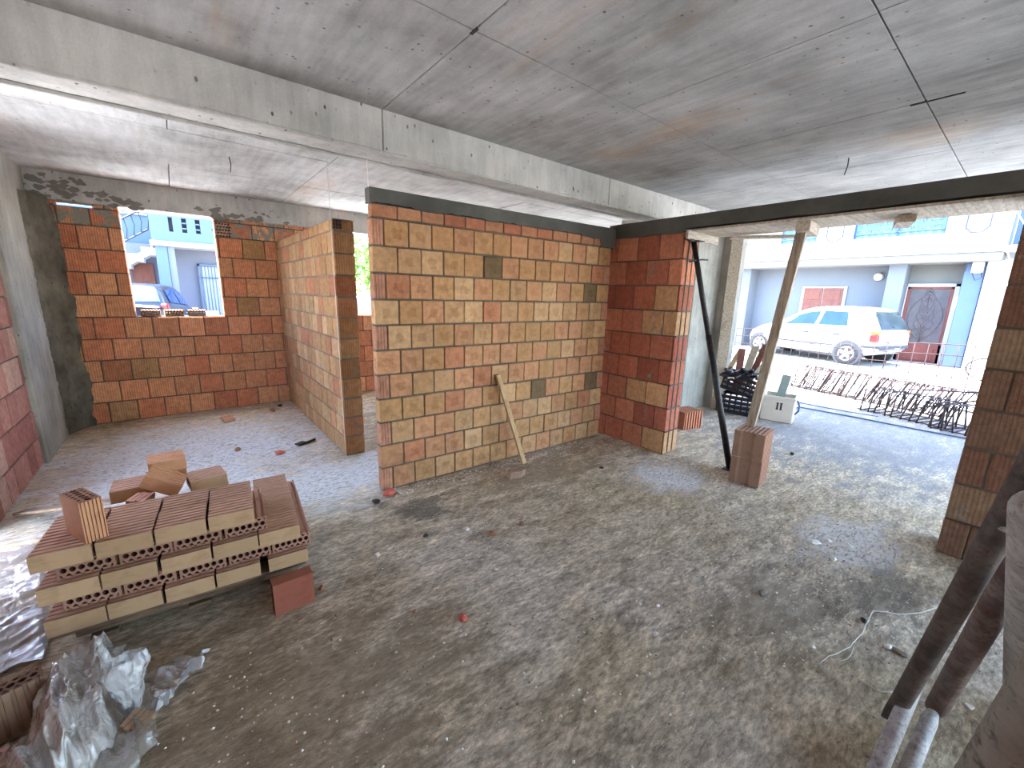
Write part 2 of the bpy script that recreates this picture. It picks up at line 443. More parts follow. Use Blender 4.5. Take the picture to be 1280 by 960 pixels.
M_RGLASS = mat_plain('car_rear_glass', lin(44, 54, 58), .06, 0, .3, 4, spec=.35)
M_PLATE = mat_plain('licence_plate', lin(216, 218, 216), .5)
M_INK = mat_plain('dark_ink', lin(40, 42, 50), .6)
M_LEAF = mat_leaf('green_leaves', lin(66, 120, 40), lin(140, 190, 70))
M_BARK = mat_plain('bark', lin(96, 78, 60), .9)
M_TERRA = mat_plain('terracotta', lin(206, 128, 100), .8)
M_STRING = mat_plain('mason_string', lin(226, 216, 208), .8)
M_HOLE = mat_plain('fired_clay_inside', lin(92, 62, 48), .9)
M_CONE = mat_plain('cement_chunk', lin(150, 122, 100), .95, 0, .2, 30, .4)

# ------------------------------------------------------------------ brick walls
def jit(c, a, r=rnd):
    k = 1+r.uniform(-a, a); return tuple(max(0, x*k) for x in c)
TAN = [lin(182, 143, 105), lin(177, 137, 96), lin(190, 153, 114), lin(175, 133, 93), lin(180, 133, 98), lin(175, 119, 88), lin(167, 127, 90)]
ORG = [lin(208, 144, 108), lin(201, 132, 99), lin(214, 155, 116), lin(208, 150, 112), lin(197, 126, 94), lin(206, 146, 108)]
RED = [lin(186, 112, 87), lin(172, 102, 79), lin(195, 127, 98), lin(202, 157, 116), lin(179, 110, 87), lin(164, 93, 75)]
PINK = [lin(178, 125, 114), lin(187, 136, 123), lin(170, 114, 104), lin(195, 159, 142)]
def wall(name, p0, u, n, L, T, courses, unit, style, openings=(), half=None, joint=.009, seed=1, mats=None, extra=None):
    """masonry: every block a chamfered solid in a recessed mortar bed. courses = [(z0,h)]"""
    r = random.Random(seed); mb = MB()
    u = Vector((*u, 0)).normalized(); n = Vector((*n, 0)).normalized(); p0 = Vector((*p0, 0)); Z = Vector((0, 0, 1))
    for ci, (z0, h) in enumerate(courses):
        off = half(ci) if half else (ci % 2)*unit*.5
        cuts = []
        x = off-unit if off > 0 else 0
        while x < L:
            a = max(0, x); b = min(L, x+unit); x += unit
            if b-a > .02: cuts.append((a, b))
        # openings split the row
        segs = []
        for a, b in cuts:
            parts = [(a, b)]
            for (o0, o1, oz0, oz1) in openings:
                if oz0 < z0+h*.6 and oz1 > z0+h*.4:
                    np_ = []
                    for (c, d) in parts:
                        if d <= o0 or c >= o1: np_.append((c, d)); continue
                        if c < o0: np_.append((c, o0))
                        if d > o1: np_.append((o1, d))
                    parts = np_
            segs += [q for q in parts if q[1]-q[0] > .018]
        for bi, (a, b) in enumerate(segs):
            st = style(r, ci, bi, a, b, z0)
            if st is None: continue
            col, par = st
            dj = r.uniform(-.003, .003)
            c = p0+u*((a+b)/2)-n*(T/2+dj)+Z*(z0+h/2)
            mb.cbox(c, u, -n, Z, (b-a-joint)/2, T/2, (h-joint*1.5)/2, .005, warp=.0014, col=col, par=par)
            # mortar behind the joints
        runs = []
        for a, b in segs:
            if runs and abs(runs[-1][1]-a) < .005: runs[-1][1] = b
            else: runs.append([a, b])
        for a, b in runs:
            ins = .011
            c = p0+u*((a+b)/2)-n*(T/2)+Z*(z0+h/2)
            mb.cbox(c, u, -n, Z, (b-a)/2-.006, T/2-ins, h/2+.001, .001, mat=1)
    if extra: extra(mb)
    return struct(mb.build(name, mats or [BR, M_JOINTD]))

# ------------------------------------------------------------------ SETTING
FL = MB()
def ffl(a, b):
    x = -1.5+a*10.3; y = -6.5+b*13.5
    z = .006*noise.noise(Vector((x*1.3, y*1.3, 0)))+.004*noise.noise(Vector((x*5, y*5, 3)))
    return (x, y, z-.004)
FL.grid(ffl, 190, 240)
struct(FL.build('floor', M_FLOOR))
ST = MB()
def fst(a, b):
    x = -40+a*100; y = -45+b*100
    z = -.035
    if x > 9: z += .15*min(1, (x-9)/4.)
    return (x, y, z)
ST.grid(fst, 200, 100, sm=False)
struct(ST.build('ground', M_STREET))
BSL = MB(); BSL.box(-9, -1.52, 2.6, 8, -.03, -.006, .004); BSL.box(4.6, 8.3, -7, -1.3, -.03, .004, .004); BSL.box(-9, 6.2, 7.12, 11, -.03, -.007, .004)  # white slabs added out of view to bounce light indoors
struct(BSL.build('bounce_slab', mat_plain('white_bounce_slab', lin(224, 224, 222), .8, 0, .04, 3)))

# ceiling of 1.2 m shuttering panels, beam between the two rooms
CE = MB()
def panel(x0, x1, y0, y1):
    g = .0035; dz = rnd.uniform(-.002, .002)
    CE.box(x0+g, x1-g, y0+g, y1-g, 2.84+dz, 2.90, .002)
ys = [-6.3, -4.2, -3.0, -1.79, -.58, .63, 1.84, 2.945]
for j in range(len(ys)-1):
    if j == 5: xs = [-1.6, .0, 1.21, 2.415, 3.60, 4.81, 6.0, 7.21, 8.3]
    elif j == 6: xs = [-1.6, 1.215, 3.595, 5.99, 8.3]
    else: xs = [-1.6, -.6, 1.2, 2.4, 3.605, 5.2, 6.4, 8.3]
    if ys[j+1] < -.6: xs = [-1.6, -.6, 1.2, 2.4, 3.605, 4.7]
    for a, b in zip(xs, xs[1:]): panel(a, b, ys[j], ys[j+1])
yb = [3.2, 4.42, 5.63, 7.1]
for j in range(3):
    xs = [-1.6, .1, 1.30, 2.5, 3.7, 4.9, 6.1, 8.3] if j != 1 else [-1.6, -1.1, 1.30, 3.7, 6.1, 8.3]
    for a, b in zip(xs, xs[1:]): panel(a, b, yb[j], yb[j+1])
CE.box(-1.6, 8.3, -1.0, 7.1, 2.895, 3.15, .01); CE.box(-1.6, 4.7, -6.3, -.98, 2.895, 3.15, .01)
CE.box(3.596, 3.612, .47, .70, 2.834, 2.85, .002, mat=1)
CE.box(1.204, 1.221, 1.815, 1.87, 2.8355, 2.85, .002, mat=1)
struct(CE.build('ceiling', [M_CEIL, M_CHIPK]))

BM = MB()
xs = [-1.4, 1.212, 3.592, 6.0, 8.25]
for a, b in zip(xs, xs[1:]):
    BM.box(a+.002, b-.002, 2.945, 3.215, 2.585, 2.86, .006)
BM.box(-1.4, 8.25, 2.96, 3.2, 2.6, 2.85, .003)
# lip of squeezed-out grout along the lower edges
poly = []
def lip(y, z, w, hgt, seed):
    pts = []
    n = 170
    def f(a, b):
        x = -1.4+a*9.6; ang = b*PI*2
        q = noise.noise(Vector((x*6, seed, 0)))*.5+noise.noise(Vector((x*23, seed, 3)))*.5
        rr = 1+.5*q
        return (x, y+w*math.cos(ang)*rr, z+hgt*math.sin(ang)*rr)
    BM.grid(f, n, 8, sm=False)
lip(2.95, 2.580, .014, .012, 1.3); lip(3.205, 2.577, .012, .014, 5.1); lip(3.07, 2.588, .12, .016, 9.7)
struct(BM.build('ceiling_beam', M_BEAM))

# back wall with its ring beam
C257 = [(-.005+.257*i, .257) for i in range(9)]+[(2.308, .192), (2.50, .06)]
def st_back(r, ci, bi, a, b, z0):
    x = a-1.0
    mo = 0.
    if z0 > 2.2: mo = .62 if x < -.3 else .5
    elif z0 > 2.0 and x < -.3: mo = .42
    elif x < -.72: mo = .3
    elif r.random() < .16: mo = .34
    if x > .45 and z0 > 2.2 and x < 1.2: mo = .6
    if .95 < x < 1.2 and z0 > 1.0: mo = max(mo, .3)
    col = jit(r.choice(ORG), .13, r)
    if r.random() < .10: col = jit(r.choice(TAN), .1, r)
    return col, (1., 0, mo)
W1 = (.602, 1.500, 1.283, 2.6); W2 = (2.75, 6.9, 1.26, 2.6)
SLIT = (.09, .40, 2.50, 2.6)
def ex_back(mb):     # dark marks for the shade in the open brick end beside the window head
    for i in range(5):
        for j in range(5):
            mb.cbox((.530+.033*i+.012*(j % 2), 6.8785, 2.325+.038*j), Vector((1, 0, .45)).normalized(), (0, 1, 0), Vector((-.45, 0, 1)).normalized(), .013, .003, .008, .001, mat=2)
wall('wall_back', (-1.0, 6.88), (1, 0), (0, -1), 7.2, .25, C257, .2625, st_back, (W1, W2, (.085, .38, 2.49, 2.6)), half=lambda c: (.218, .0855)[c % 2], seed=3, mats=[BR, M_JOINTD, M_DARK], extra=ex_back)
RB = MB()
RB.box(-1.3, 8.2, 6.87, 7.14, 2.548, 2.86, .008)
def frag(a, b):
    x = -1.3+a*9.5
    return (x, 6.868-.004*noise.noise(Vector((x*9, b*7, 0))), 2.56+.28*b)
r6 = random.Random(5)
for cx, cz, n_, sp_ in ((-.85, 2.66, 60, .17), (.62, 2.60, 26, .12), (1.0, 2.60, 16, .10), (-.3, 2.58, 14, .12)):
    for i in range(n_):
        x = cx+r6.gauss(0, sp_); z = max(2.552, cz+r6.gauss(0, .055)); q = r6.uniform(.012, .05)
        if z > 2.80: continue
        pts = [(q*(1+.5*math.cos(k*2.1+i))*math.cos(k*PI/4+.4), q*.6*(1+.4*math.sin(k*1.7+i))*math.sin(k*PI/4+.4)) for k in range(8)]
        RB.prism(pts, (x, 6.871, z), (1, 0, 0), (0, 0, 1), (0, -.0035-.002*r6.random(), 0), mat=1)
struct(RB.build('ring_beam', [M_BEAM, mat_concrete('splashed_mortar', lin(104, 102, 94), lin(136, 133, 124), .2)]))

# corner column and left wall
CO = MB(); CO.box(-1.42, -1.105, 5.60, 7.1, -.02, 2.86, .012)
struct(CO.build('column', M_COLM))
PF = MB()
def fpf(a, b):   # hand thrown plaster in the corner between column and back wall
    z = -.01+2.58*b; w = .5-.5*math.cos(PI*a)
    wid = .20+.035*noise.noise(Vector((z*3.1, 2, 0)))+.02*noise.noise(Vector((z*11, 4, 0)))-(.05*max(0, z-2.2)/.35)
    x = -1.108+a*wid; y = 6.60+a*.27
    y = 6.50+.36*(a**.7); d = .03*noise.noise(Vector((a*3, z*4, 7)))+.02*noise.noise(Vector((a*9, z*11, 1)))+.008*noise.noise(Vector((a*24, z*30, 1)))
    return (x+d, y+d-.0*w, z)
PF.grid(fpf, 14, 90, sm=False)
struct(PF.build('trim_1', M_PLAS))
C257L = [(-.005+.257*i, .257) for i in range(11)]
def st_left(r, ci, bi, a, b, z0):
    return jit(r.choice(PINK), .14, r), (1., 0, .32 if r.random() < .15 else .1)
wall('wall_left', (-1.14, -6.2), (0, 1), (1, 0), 11.8, .25, C257L, .2, st_left, ((9.48, 10.34, -.1, 2.35), (10.3, 11.12, 1.53, 2.6)), seed=5)

# partition between the two back rooms
CP = [(.2*i, .2) for i in range(11)]+[(2.2, .105)]
def st_part(r, ci, bi, a, b, z0):
    c = jit(r.choice(TAN), .12, r)
    mo = 0
    if a < .05 and ci in (1, 3, 4, 6, 8): mo = .50
    return c, (.9, 0, mo if r.random() < .8 else .25)
def ex_part(mb):     # shade of square hollows painted as dark squares on the top course brick
    for i in range(3):
        for j in range(3):
            mb.box(1.202+i*.028, 1.222+i*.028, 4.1515, 4.16, 2.216+j*.028, 2.236+j*.028, .001, mat=2)
wall('wall_partition', (1.194, 4.157), (0, 1), (-1, 0), 2.73, .197, CP, .19, st_part, half=lambda c: (0, .095)[c % 2], seed=8, mats=[BR, M_JOINT, M_DARK], extra=ex_part)

# middle wall of square-faced bricks, slightly off the room's axes
A = Vector((1.194, 3.197)); B = Vector((3.90, 3.100)); ud = (B-A).normalized(); nd = Vector((ud.y, -ud.x))
CM = [(.2*i, .2) for i in range(11)]+[(2.2, .10)]
def st_mid(r, ci, bi, a, b, z0):
    c = jit(r.choice(TAN[:5]), .09, r)
    q = r.random()
    if q < .16: c = jit(r.choice(TAN[4:6]), .1, r)
    if q > .965: c = lin(112, 92, 66)
    if ci == 11: return tuple(.62*x for x in jit(r.choice(ORG), .14, r)), (0, 0, .40)
    if b-a < .13: return jit(lin(182, 132, 108), .1, r), (1, 0, 0)
    mo = .30 if (a > 2.4 and r.random() < .6) else 0
    return c, (0, 1 if r.random() < .75 else .2, mo)
wall('wall_middle', A, ud, nd, (B-A).length, .09, CM, .2, st_mid, half=lambda c: (.098 if c % 2 == 0 else 0) if c < 11 else .21, seed=11)
# mortar belt on top of the middle wall
MT = MB(); poly = [(0, .12), (2.75, .12)]
r2 = random.Random(4)
for i in range(110):
    x = 2.75-i*.025
    d = .012+.022*noise.noise(Vector((x*3, 1, 0)))+.012*noise.noise(Vector((x*14, 5, 0)))
    if x > 2.5: d -= .10
    elif x > 2.2: d -= .02
    poly.append((x, max(-.2, d)))
poly.append((0, .012))
o = Vector((A.x, A.y, 2.287))+Vector((nd.x, nd.y, 0))*.004
MT.prism(poly, o, (ud.x, ud.y, 0), (0, 0, 1), Vector((-nd.x, -nd.y, 0))*.098)
struct(MT.build('trim_2', M_MORT))

# short wall beside the opening and the wall on its other side
C257S = [(-.005+.257*i, .257) for i in range(9)]+[(2.308, .03)]
def st_short(r, ci, bi, a, b, z0):
    c = jit(r.choice(RED), .14, r)
    mo = .1
    if a > .38 and b < .80: mo = .50 if ci % 2 else .3
    if a < .1: mo = .4
    if ci == 9: mo = .7
    return c, (.7, 0, mo)
def ex_short(mb):    # open vertical joints on the end of the wall
    for x in (4.035, 4.125):
        mb.box(x, x+.014, 2.2605, 2.27, .01, 2.32, .001, mat=1)
    for k in range(1, 10): mb.box(3.97, 4.21, 2.2612, 2.27, -.005+.257*k-.008, -.005+.257*k+.006, .001, mat=1)
wall('wall_short', (3.963, 3.20), (0, -1), (-1, 0), .938, .255, C257S, .262, st_short, half=lambda c: (.13, .0)[c % 2], seed=14, extra=ex_short)
def st_pier(r, ci, bi, a, b, z0):
    c = jit(r.choice([lin(136, 104, 84), lin(128, 92, 74), lin(146, 118, 94)]), .12, r); mo = .12
    if r.random() < .45: mo = .5
    return c, (.7, 0, mo)
wall('wall_right', (3.92, .143), (0, -1), (-1, 0), .62, .26, C257S, .262, st_pier, half=lambda c: (.13, .0)[c % 2], seed=15)
wall('wall_front', (-1.3, -6.0), (1, 0), (0, 1), 2.2, .25, C257L, .262, st_back, seed=19)
FC = MB(); FC.box(3.92, 4.22, -3.3, -3.0, -.03, 2.87, .012)
struct(FC.build('column', M_COLM))

# lintel belt over the opening with its board soffit
LT = MB()
n = 160; poly = [(-6.2, .118), (3.20, .118)]
for i in range(n+1):
    y = 3.2-9.4*i/n
    poly.append((y, .0+.012*noise.noise(Vector((y*4, 9, 0)))+(.035 if y > 2.3 else 0)*(-1)))
LT.prism(poly, (3.958, 0, 2.335), (0, 1, 0), (0, 0, 1), (.62, 0, 0))
struct(LT.build('lintel', M_MORT))

# concrete column of the street front
OC = MB()
OC.prism([(6.42, 3.02), (6.75, 3.02), (6.75, 4.3), (5.6, 4.3), (5.95, 3.18)], (0, 0, -.03), (1, 0, 0), (0, 1, 0), (0, 0, 2.9)); OC.box(6.39, 6.80, 2.88, 3.05, -.03, 2.87, .02)
struct(OC.build('column', M_COLM))

# ------------------------------------------------------------------ hollow bricks of the pile
def hollow_brick(name, L=.19, W=.188, T=.076, ribs_wide=True, ribs_narrow=False, big=(.19, .188)):
    """extruded clay brick: hollows run along local x, ribbed outer walls, real holes"""
    out = []
    def edge(a, b, nrm, rib, n):
        a = Vector((*a, 0)); b = Vector((*b, 0)); nrm = Vector((*nrm, 0))
        if not rib: out.append(a); return
        out.append(a)
        for i in range(n):
            for t, d in ((.28, 0), (.34, .008), (.62, .008), (.68, 0)):
                p = a.lerp(b, (i+t)/n)-nrm*d; out.append(p)
    w, h = W/2, T/2
    edge((-w, -h), (w, -h), (0, -1), ribs_wide, 6); edge((w, -h), (w, h), (1, 0), ribs_narrow, 6)
    edge((w, h), (-w, h), (0, 1), ribs_wide, 6); edge((-w, h), (-w, -h), (-1, 0), ribs_narrow, 6)
    holes = []
    m = 6; st = (W-.016)/m
    for i in range(m):
        cx = -W/2+.008+st*(i+.5)
        holes.append([(cx+.40*st*math.cos(2*PI*k/8+.39), .0125*math.sin(2*PI*k/8+.39)) for k in range(8)])
    for sgn in (-1, 1):
        for i in range(m+1):
            cx = -W/2+.008+st*i
            x0 = max(cx-.36*st, -W/2+.009); x1 = min(cx+.36*st, W/2-.009)
            q = [(x0, sgn*(h-.0095)), (x1, sgn*(h-.0095)), (min(cx+.1*st, x1), sgn*(h-.0205)), (max(cx-.1*st, x0), sgn*(h-.0205))]
            holes.append(q if sgn < 0 else q[::-1])
    bm = bmesh.new()
    def ring(pts, x):
        vs = [bm.verts.new((x, p[0], p[1])) for p in pts]
        es = [bm.edges.new((vs[i], vs[(i+1) % len(vs)])) for i in range(len(vs))]
        return vs, es
    rings = {}
    for x in (-L/2, L/2):
        es = []
        o_, e_ = ring([(p.x, p.y) for p in out], x); es += e_; hs = []
        for hh in holes:
            v_, e_ = ring(hh, x); es += e_; hs.append(v_)
        bmesh.ops.triangle_fill(bm, use_beauty=True, edges=es)
        rings[x] = (o_, hs)
    a, b = rings[-L/2], rings[L/2]
    n = len(a[0]); outer = []
    for i in range(n):
        outer.append(bm.faces.new((a[0][i], a[0][(i+1) % n], b[0][(i+1) % n], b[0][i])))
    inner = []
    for ha, hb in zip(a[1], b[1]):
        for i in range(len(ha)):
            j = (i+1) % len(ha); inner.append(bm.faces.new((ha[j], ha[i], hb[i], hb[j])))
    bmesh.ops.recalc_face_normals(bm, faces=bm.faces)
    for f in inner: f.material_index = 1
    me = bpy.data.meshes.new(name); bm.to_mesh(me)
    nar = [abs(f.normal.y) > .8 for f in bm.faces]
    bm.free()
    return me
def mat_pile(name, face, top):
    """clay with a paler smooth skin on the narrow faces"""
    t = NT(name); v = t.obj()
    nx = t.n('SeparateXYZ', {'Vector': t.n('TexCoord').outputs['Normal']})
    k = t.ramp(t.math('ABSOLUTE', nx.outputs[1]), .6, .8)
    rndv = t.n('ObjectInfo').outputs['Random']
    nz = t.noise(14, 5, .6, t.n('VectorMath', {0: v, 1: t.n('CombineXYZ', {0: rndv, 1: rndv, 2: rndv}).outputs[0]}, operation='ADD').outputs[0])
    f2 = t.noise(90, 4, .6, t.obj((.15, 1, 1)))
    k2 = t.ramp(t.math('ABSOLUTE', nx.outputs[0]), .6, .8)
    c = t.mix(k, top, face); c = t.mix(k2, c, [x*.62 for x in top])
    c = t.mix(1., c, t.mix(rndv, (.86, .82, .78), (1.08, 1.06, 1.04)), 'MULTIPLY')
    c = t.mix(t.ramp(nz, .5, .75, 0, .6), c, t.mix(1., c, (.66, .55, .48), 'MULTIPLY'))
    c = t.mix(t.ramp(f2, .5, .7, 0, .35), c, t.mix(1., c, (.6, .52, .46), 'MULTIPLY'))
    t.set(Base_Color=c, Roughness=.88); t.b.inputs['Specular IOR Level'].default_value = .2
    t.bump(t.math('ADD', nz, t.math('MULTIPLY', f2, .6)), .3, .004)
    return t.m
M_PB = mat_pile('pale_skin_clay', lin(176, 148, 116), lin(190, 146, 126))
M_PO = mat_pile('orange_clay', lin(192, 146, 112), lin(190, 140, 106))
M_PR = mat_pile('red_brown_clay', lin(160, 104, 84), lin(140, 84, 68))
def with_mats(me, *ms):
    me = me.copy()
    for m in ms: me.materials.append(m)
    return me
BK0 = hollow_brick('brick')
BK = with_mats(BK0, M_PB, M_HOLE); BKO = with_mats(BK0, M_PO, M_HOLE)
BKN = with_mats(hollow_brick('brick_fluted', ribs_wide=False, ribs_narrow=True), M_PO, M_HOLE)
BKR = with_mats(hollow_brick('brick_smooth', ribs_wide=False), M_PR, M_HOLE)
GRP = 'bricks stacked in the pile'
PO = Vector((-.598, 2.390, 0)); th = math.radians(-4.9)
PU = Vector((math.cos(th), math.sin(th), 0)); PV = Vector((-math.sin(th), math.cos(th), 0))
def put_brick(me, u, v, zc, label, along='u', turn=0, tip=None, group=GRP, name='hollow_brick', world=None):
    o = bpy.data.objects.new(name, me); COL.objects.link(o)
    p = PO+PU*u+PV*v
    if world: p = Vector(world)
    o.location = (p.x, p.y, zc)
    a = th+(PI/2 if along == 'v' else 0)+math.radians(turn)
    R = Matrix.Rotation(a, 4, 'Z')
    if tip: R = R @ tip
    o.rotation_euler = R.to_euler()
    return tag(o, label, 'brick', group)
ORD = ['first', 'second', 'third', 'fourth', 'fifth']
ROW = ['front', 'second', 'third', 'rearmost']
LAY = {1: 'topmost', 2: 'second', 3: 'third', 4: 'fourth', 5: 'lowest'}
LH = .078; ZT = .560
def layer_z(k): return ZT-LH*(k-.5)
bp = random.Random(21)
for k in (1, 2, 3, 4, 5):
    hol = k in (2, 4)
    cols = 4 if k < 3 else 5
    rows = 2 if k < 3 else 4
    for c in range(cols):
        for r_ in range(rows):
            if k >= 3 and r_ >= 2 and c in (1, 2, 3) and k != 3: continue      # nothing shows of the core
            if k == 3 and r_ == 3 and c == 3: continue
            if k in (4, 5) and c in (1, 2, 3) and r_ == 1: continue
            if k in (4, 5) and c in (1, 2, 3) and r_ == 2: continue
            u = .1+.2*c+(.055 if hol else 0)+(.03 if (k == 5 and c == 4) else 0)+bp.uniform(-.003, .003)
            v = .094+.19*r_+(.045 if hol else 0)+bp.uniform(-.003, .003)
            if c == 4 and not hol: v += .0
            look = ('hollow-ended brick' if hol else 'smooth pale brick') if r_ == 0 else ('ribbed pinkish brick' if k in (1, 3) else 'pale brick')
            lab = f'{look} {ORD[c]} from left, {ROW[r_]} row, {LAY[k]} layer of the pile'
            put_brick(BK, u, v, layer_z(k)+bp.uniform(-.0005, .0005), lab, 'v' if hol else 'u', bp.uniform(-.7, .7))
put_brick(BKN, .165, .108, ZT+.0955, 'orange fluted brick standing upright on the front left of the pile', 'u', 30, Matrix.Rotation(-PI/2, 4, 'Y'), 'loose bricks on and around the pile')
put_brick(BKR, 0, 0, .0805, 'red-brown brick standing on edge on the floor under the right end of the pile', 'u', 5, Matrix.Rotation(PI/2, 4, 'X'), 'loose bricks on and around the pile', world=(.318, 2.215, 0))
z3 = ZT-2*LH
put_brick(BK, 0, 0, z3+.039, 'pale brick lying behind the upright orange brick on the pile', 'u', 4, None, 'loose bricks on and around the pile', world=(-.33, 3.26, 0))
put_brick(BKO, 0, 0, z3+.0395, 'ribbed brick directly under the highest brick at the back of the pile', 'u', 6, None, 'loose bricks on and around the pile', world=(-.165, 3.42, 0))
put_brick(BKO, 0, 0, z3+.1175, 'ribbed brick lying highest at the very back of the pile', 'u', 9, None, 'loose bricks on and around the pile', world=(-.165, 3.42, 0))
put_brick(BKO, 0, 0, z3+.098, 'orange brick tilted across the back of the pile', 'u', -4, Matrix.Rotation(.56, 4, 'Y'), 'loose bricks on and around the pile', world=(-.175, 3.13, 0))
put_brick(BK, 0, 0, z3+.039, 'ribbed pinkish brick lying flat beside the tilted brick', 'u', 12, None, 'loose bricks on and around the pile', world=(.03, 3.17, 0))
def shard(name, label, world, z, yaw, L=.1, W=.09, m=M_PB, tip=0, group=None):
    mb = MB()
    for i in range(4):
        mb.cbox((0, -W/2+W*(i+.5)/4, 0), (1, 0, 0), (0, 1, 0), (0, 0, 1), L/2*(1-.12*(i % 2)), W/8-.001, .009, .002)
    for s in (-1, 1): mb.cbox((0, s*(W/2-.004), -.016), (1, 0, 0), (0, 1, 0), (0, 0, 1), L/2*.9, .004, .014, .002)
    mb.cbox((0, 0, -.012), (1, 0, 0), (0, 1, 0), (0, 0, 1), L/2*.95, .004, .012, .002)
    o = mb.build(name, m); o.location = (*world, z); o.rotation_euler = (tip, 0, yaw)
    return tag(o, label, 'brick piece', group)
shard('brick_shard', 'pale broken brick piece wedged under the tilted brick', (-.29, 3.09), z3+.035, 1.1, .12, .09, M_PB, .1)
# deck under the pile
pal = thing('pallet', 'brown wooden pallet carrying the brick pile', 'pallet', tuple(PO))
for i in range(5):
    m_ = MB(); m_.cbox(PO+PU*.51+PV*(.07+.17*i)+Vector((0, 0, .158)), PU, PV, (0, 0, 1), .50, .055, .011, .003)
    m_.build('deck_board', M_DARKW, pal, tuple(PO))
for i in range(3):
    m_ = MB(); m_.cbox(PO+PU*.51+PV*(.20+.27*i)+Vector((0, 0, .085)), PU, PV, (0, 0, 1), .47, .035, .061, .003)
    m_.build('stringer', M_DARKW, pal, tuple(PO))
for i in range(3):
    m_ = MB(); m_.cbox(PO+PU*(.14+.37*i)+PV*.47+Vector((0, 0, .011)), PU, PV, (0, 0, 1), .05, .33, .011, .003)
    m_.build('bottom_board', M_DARKW, pal, tuple(PO))
# children keep world placement: parent sits at PO
def board(name, label, a, b, w, h, m, cat='board', group=None, upv=(0, 0, 1), warp=0):
    a = Vector(a); b = Vector(b); mid = (a+b)/2
    mb = MB(); mb.bar(a, b, w, h, upv, .002)
    o = mb.build(name, m, None, tuple(mid)); return tag(o, label, cat, group)
board('plank', 'thin dark plank sloping from the floor by the left wall up to the pile', (-1.06, 4.36, .02), (-.36, 3.22, z3-.005), .075, .018, M_DARKW, 'plank')

# bricks lying at the lower left, broken piece on the film
put_brick(with_mats(BK0, mat_pile('dusty_clay', lin(150, 128, 102), lin(150, 122, 100)), M_HOLE), 0, 0, .098, 'dusty brick standing on end with its hollows up beside the crumpled film', 'u', 20, Matrix.Rotation(-PI/2, 4, 'Y') @ Matrix.Rotation(PI/2, 4, 'X'), 'loose bricks on and around the pile', world=(-.655, 2.13, 0))
shard('brick_shard', 'ribbed broken brick piece at the tip of the film tuft', floor_pt(174, 912).to_tuple()[:2], .042, .9, .085, .075, mat_pile('dusty_shard_clay', lin(158, 134, 108), lin(150, 124, 102)), .35)

# ------------------------------------------------------------------ plastic film
def film(name, label, fn, nu, nv, m, group=None):
    mb = MB(); mb.grid(fn, nu, nv)
    c = Vector(np.mean(np.array(mb.v), axis=0)); c.z = 0
    o = mb.build(name, m, None, tuple(c)); return tag(o, label, 'plastic film', group)
def fold(x, y, s, seed, rid=True):
    q = noise.noise(Vector((x*s, y*s, seed)))
    return 1-abs(q)*2 if rid else q
def sheet(p00, p10, p01, p11, amp, s, seed, z0=.01, lean=None, edge=.06, rot=.0, an=1.):
    p = [Vector((*q, 0)) for q in (p00, p10, p01, p11)]
    def f(a, b):
        x = (p[0]*(1-a)+p[1]*a)*(1-b)+(p[2]*(1-a)+p[3]*a)*b
        w = Vector((noise.noise(Vector((a*5, b*5, seed+3)))*edge, noise.noise(Vector((a*5, b*5, seed+9)))*edge, 0))
        q = x+w
        ca, sa = math.cos(rot), math.sin(rot)
        qx, qy = q.x*ca+q.y*sa, (-q.x*sa+q.y*ca)*an
        qx += .05*noise.noise(Vector((q.x*4, q.y*4, seed+1)))
        h = amp*(.55*fold(qx, qy, s, seed)+.34*fold(qx+.3, qy*.8, s*2.2, seed+2)+.16*fold(qx, qy, s*4.7, seed+4)+.05*fold(q.x, q.y, s*10, seed+6))
        en = min(1, 6*min(a, 1-a, b, 1-b)+.15)
        z = z0+max(0, h)*en
        if lean: z += lean(a, b)
        return (q.x, q.y, z)
    return f
film('film_sheet', 'shiny clear film spread over the floor left of the brick pile', sheet((-1.02, 2.35), (-.66, 2.52), (-1.05, 3.75), (-.72, 3.75), .075, 6, 1.5, .012, None, .06, -.9, .35), 90, 190, M_FILM)
film('film_heap', 'long dusty crumpled film heap in the lower left corner', sheet((-.62, 1.62), (-.36, 1.70), (-.58, 2.30), (-.36, 2.37), .11, 8, 4.2, .012, lambda a, b: .12*math.sin(PI*a)*min(1, 3*b)*min(1, 4*(1-b)+.4), .06, .25, .28), 110, 170, M_FILMB)
film('film_sheet', 'greenish dusty film lying flat between the heap and the tuft', sheet((-.42, 1.58), (-.22, 1.76), (-.42, 2.22), (-.24, 2.12), .05, 7, 7.7, .008, None, .06, .5, .35), 80, 110, M_FILMG)
def tuft(a, b):       # upright bunch of film, gathered at its foot
    base = floor_pt(168, 896); top = Vector((base.x-.005, base.y+.045, .235))
    t = b; ang = a*2*PI
    rr = .008+.062*(t**.75)*(1-.25*max(0, t-.8)/.2)
    rr *= 1+.35*noise.noise(Vector((math.cos(ang)*2, math.sin(ang)*2, t*3+3)))+.18*noise.noise(Vector((math.cos(ang)*6, math.sin(ang)*6, t*8)))
    c = base.lerp(top, t)
    return (c.x+rr*math.cos(ang)*1.1, c.y+rr*math.sin(ang)*.6, max(.006, c.z+.02*noise.noise(Vector((a*7, t*4, 9)))+.008))
film('film_tuft', 'upright translucent tuft of bunched film in front of the pile', tuft, 64, 50, M_FILM)
film('film_sheet', 'small clear film scrap stretched right of the tuft', sheet(tuple(floor_pt(196, 890))[:2], tuple(floor_pt(206, 882))[:2], tuple(floor_pt(205, 836))[:2], tuple(floor_pt(258, 818))[:2], .05, 8, 11.1, .006), 50, 60, M_FILM)
film('film_sheet', 'grey film scrap under the left edge of the heap', sheet((-.72, 1.80), (-.60, 1.70), (-.75, 2.06), (-.60, 2.05), .06, 8, 13.1, .006), 50, 60, M_FILMB)

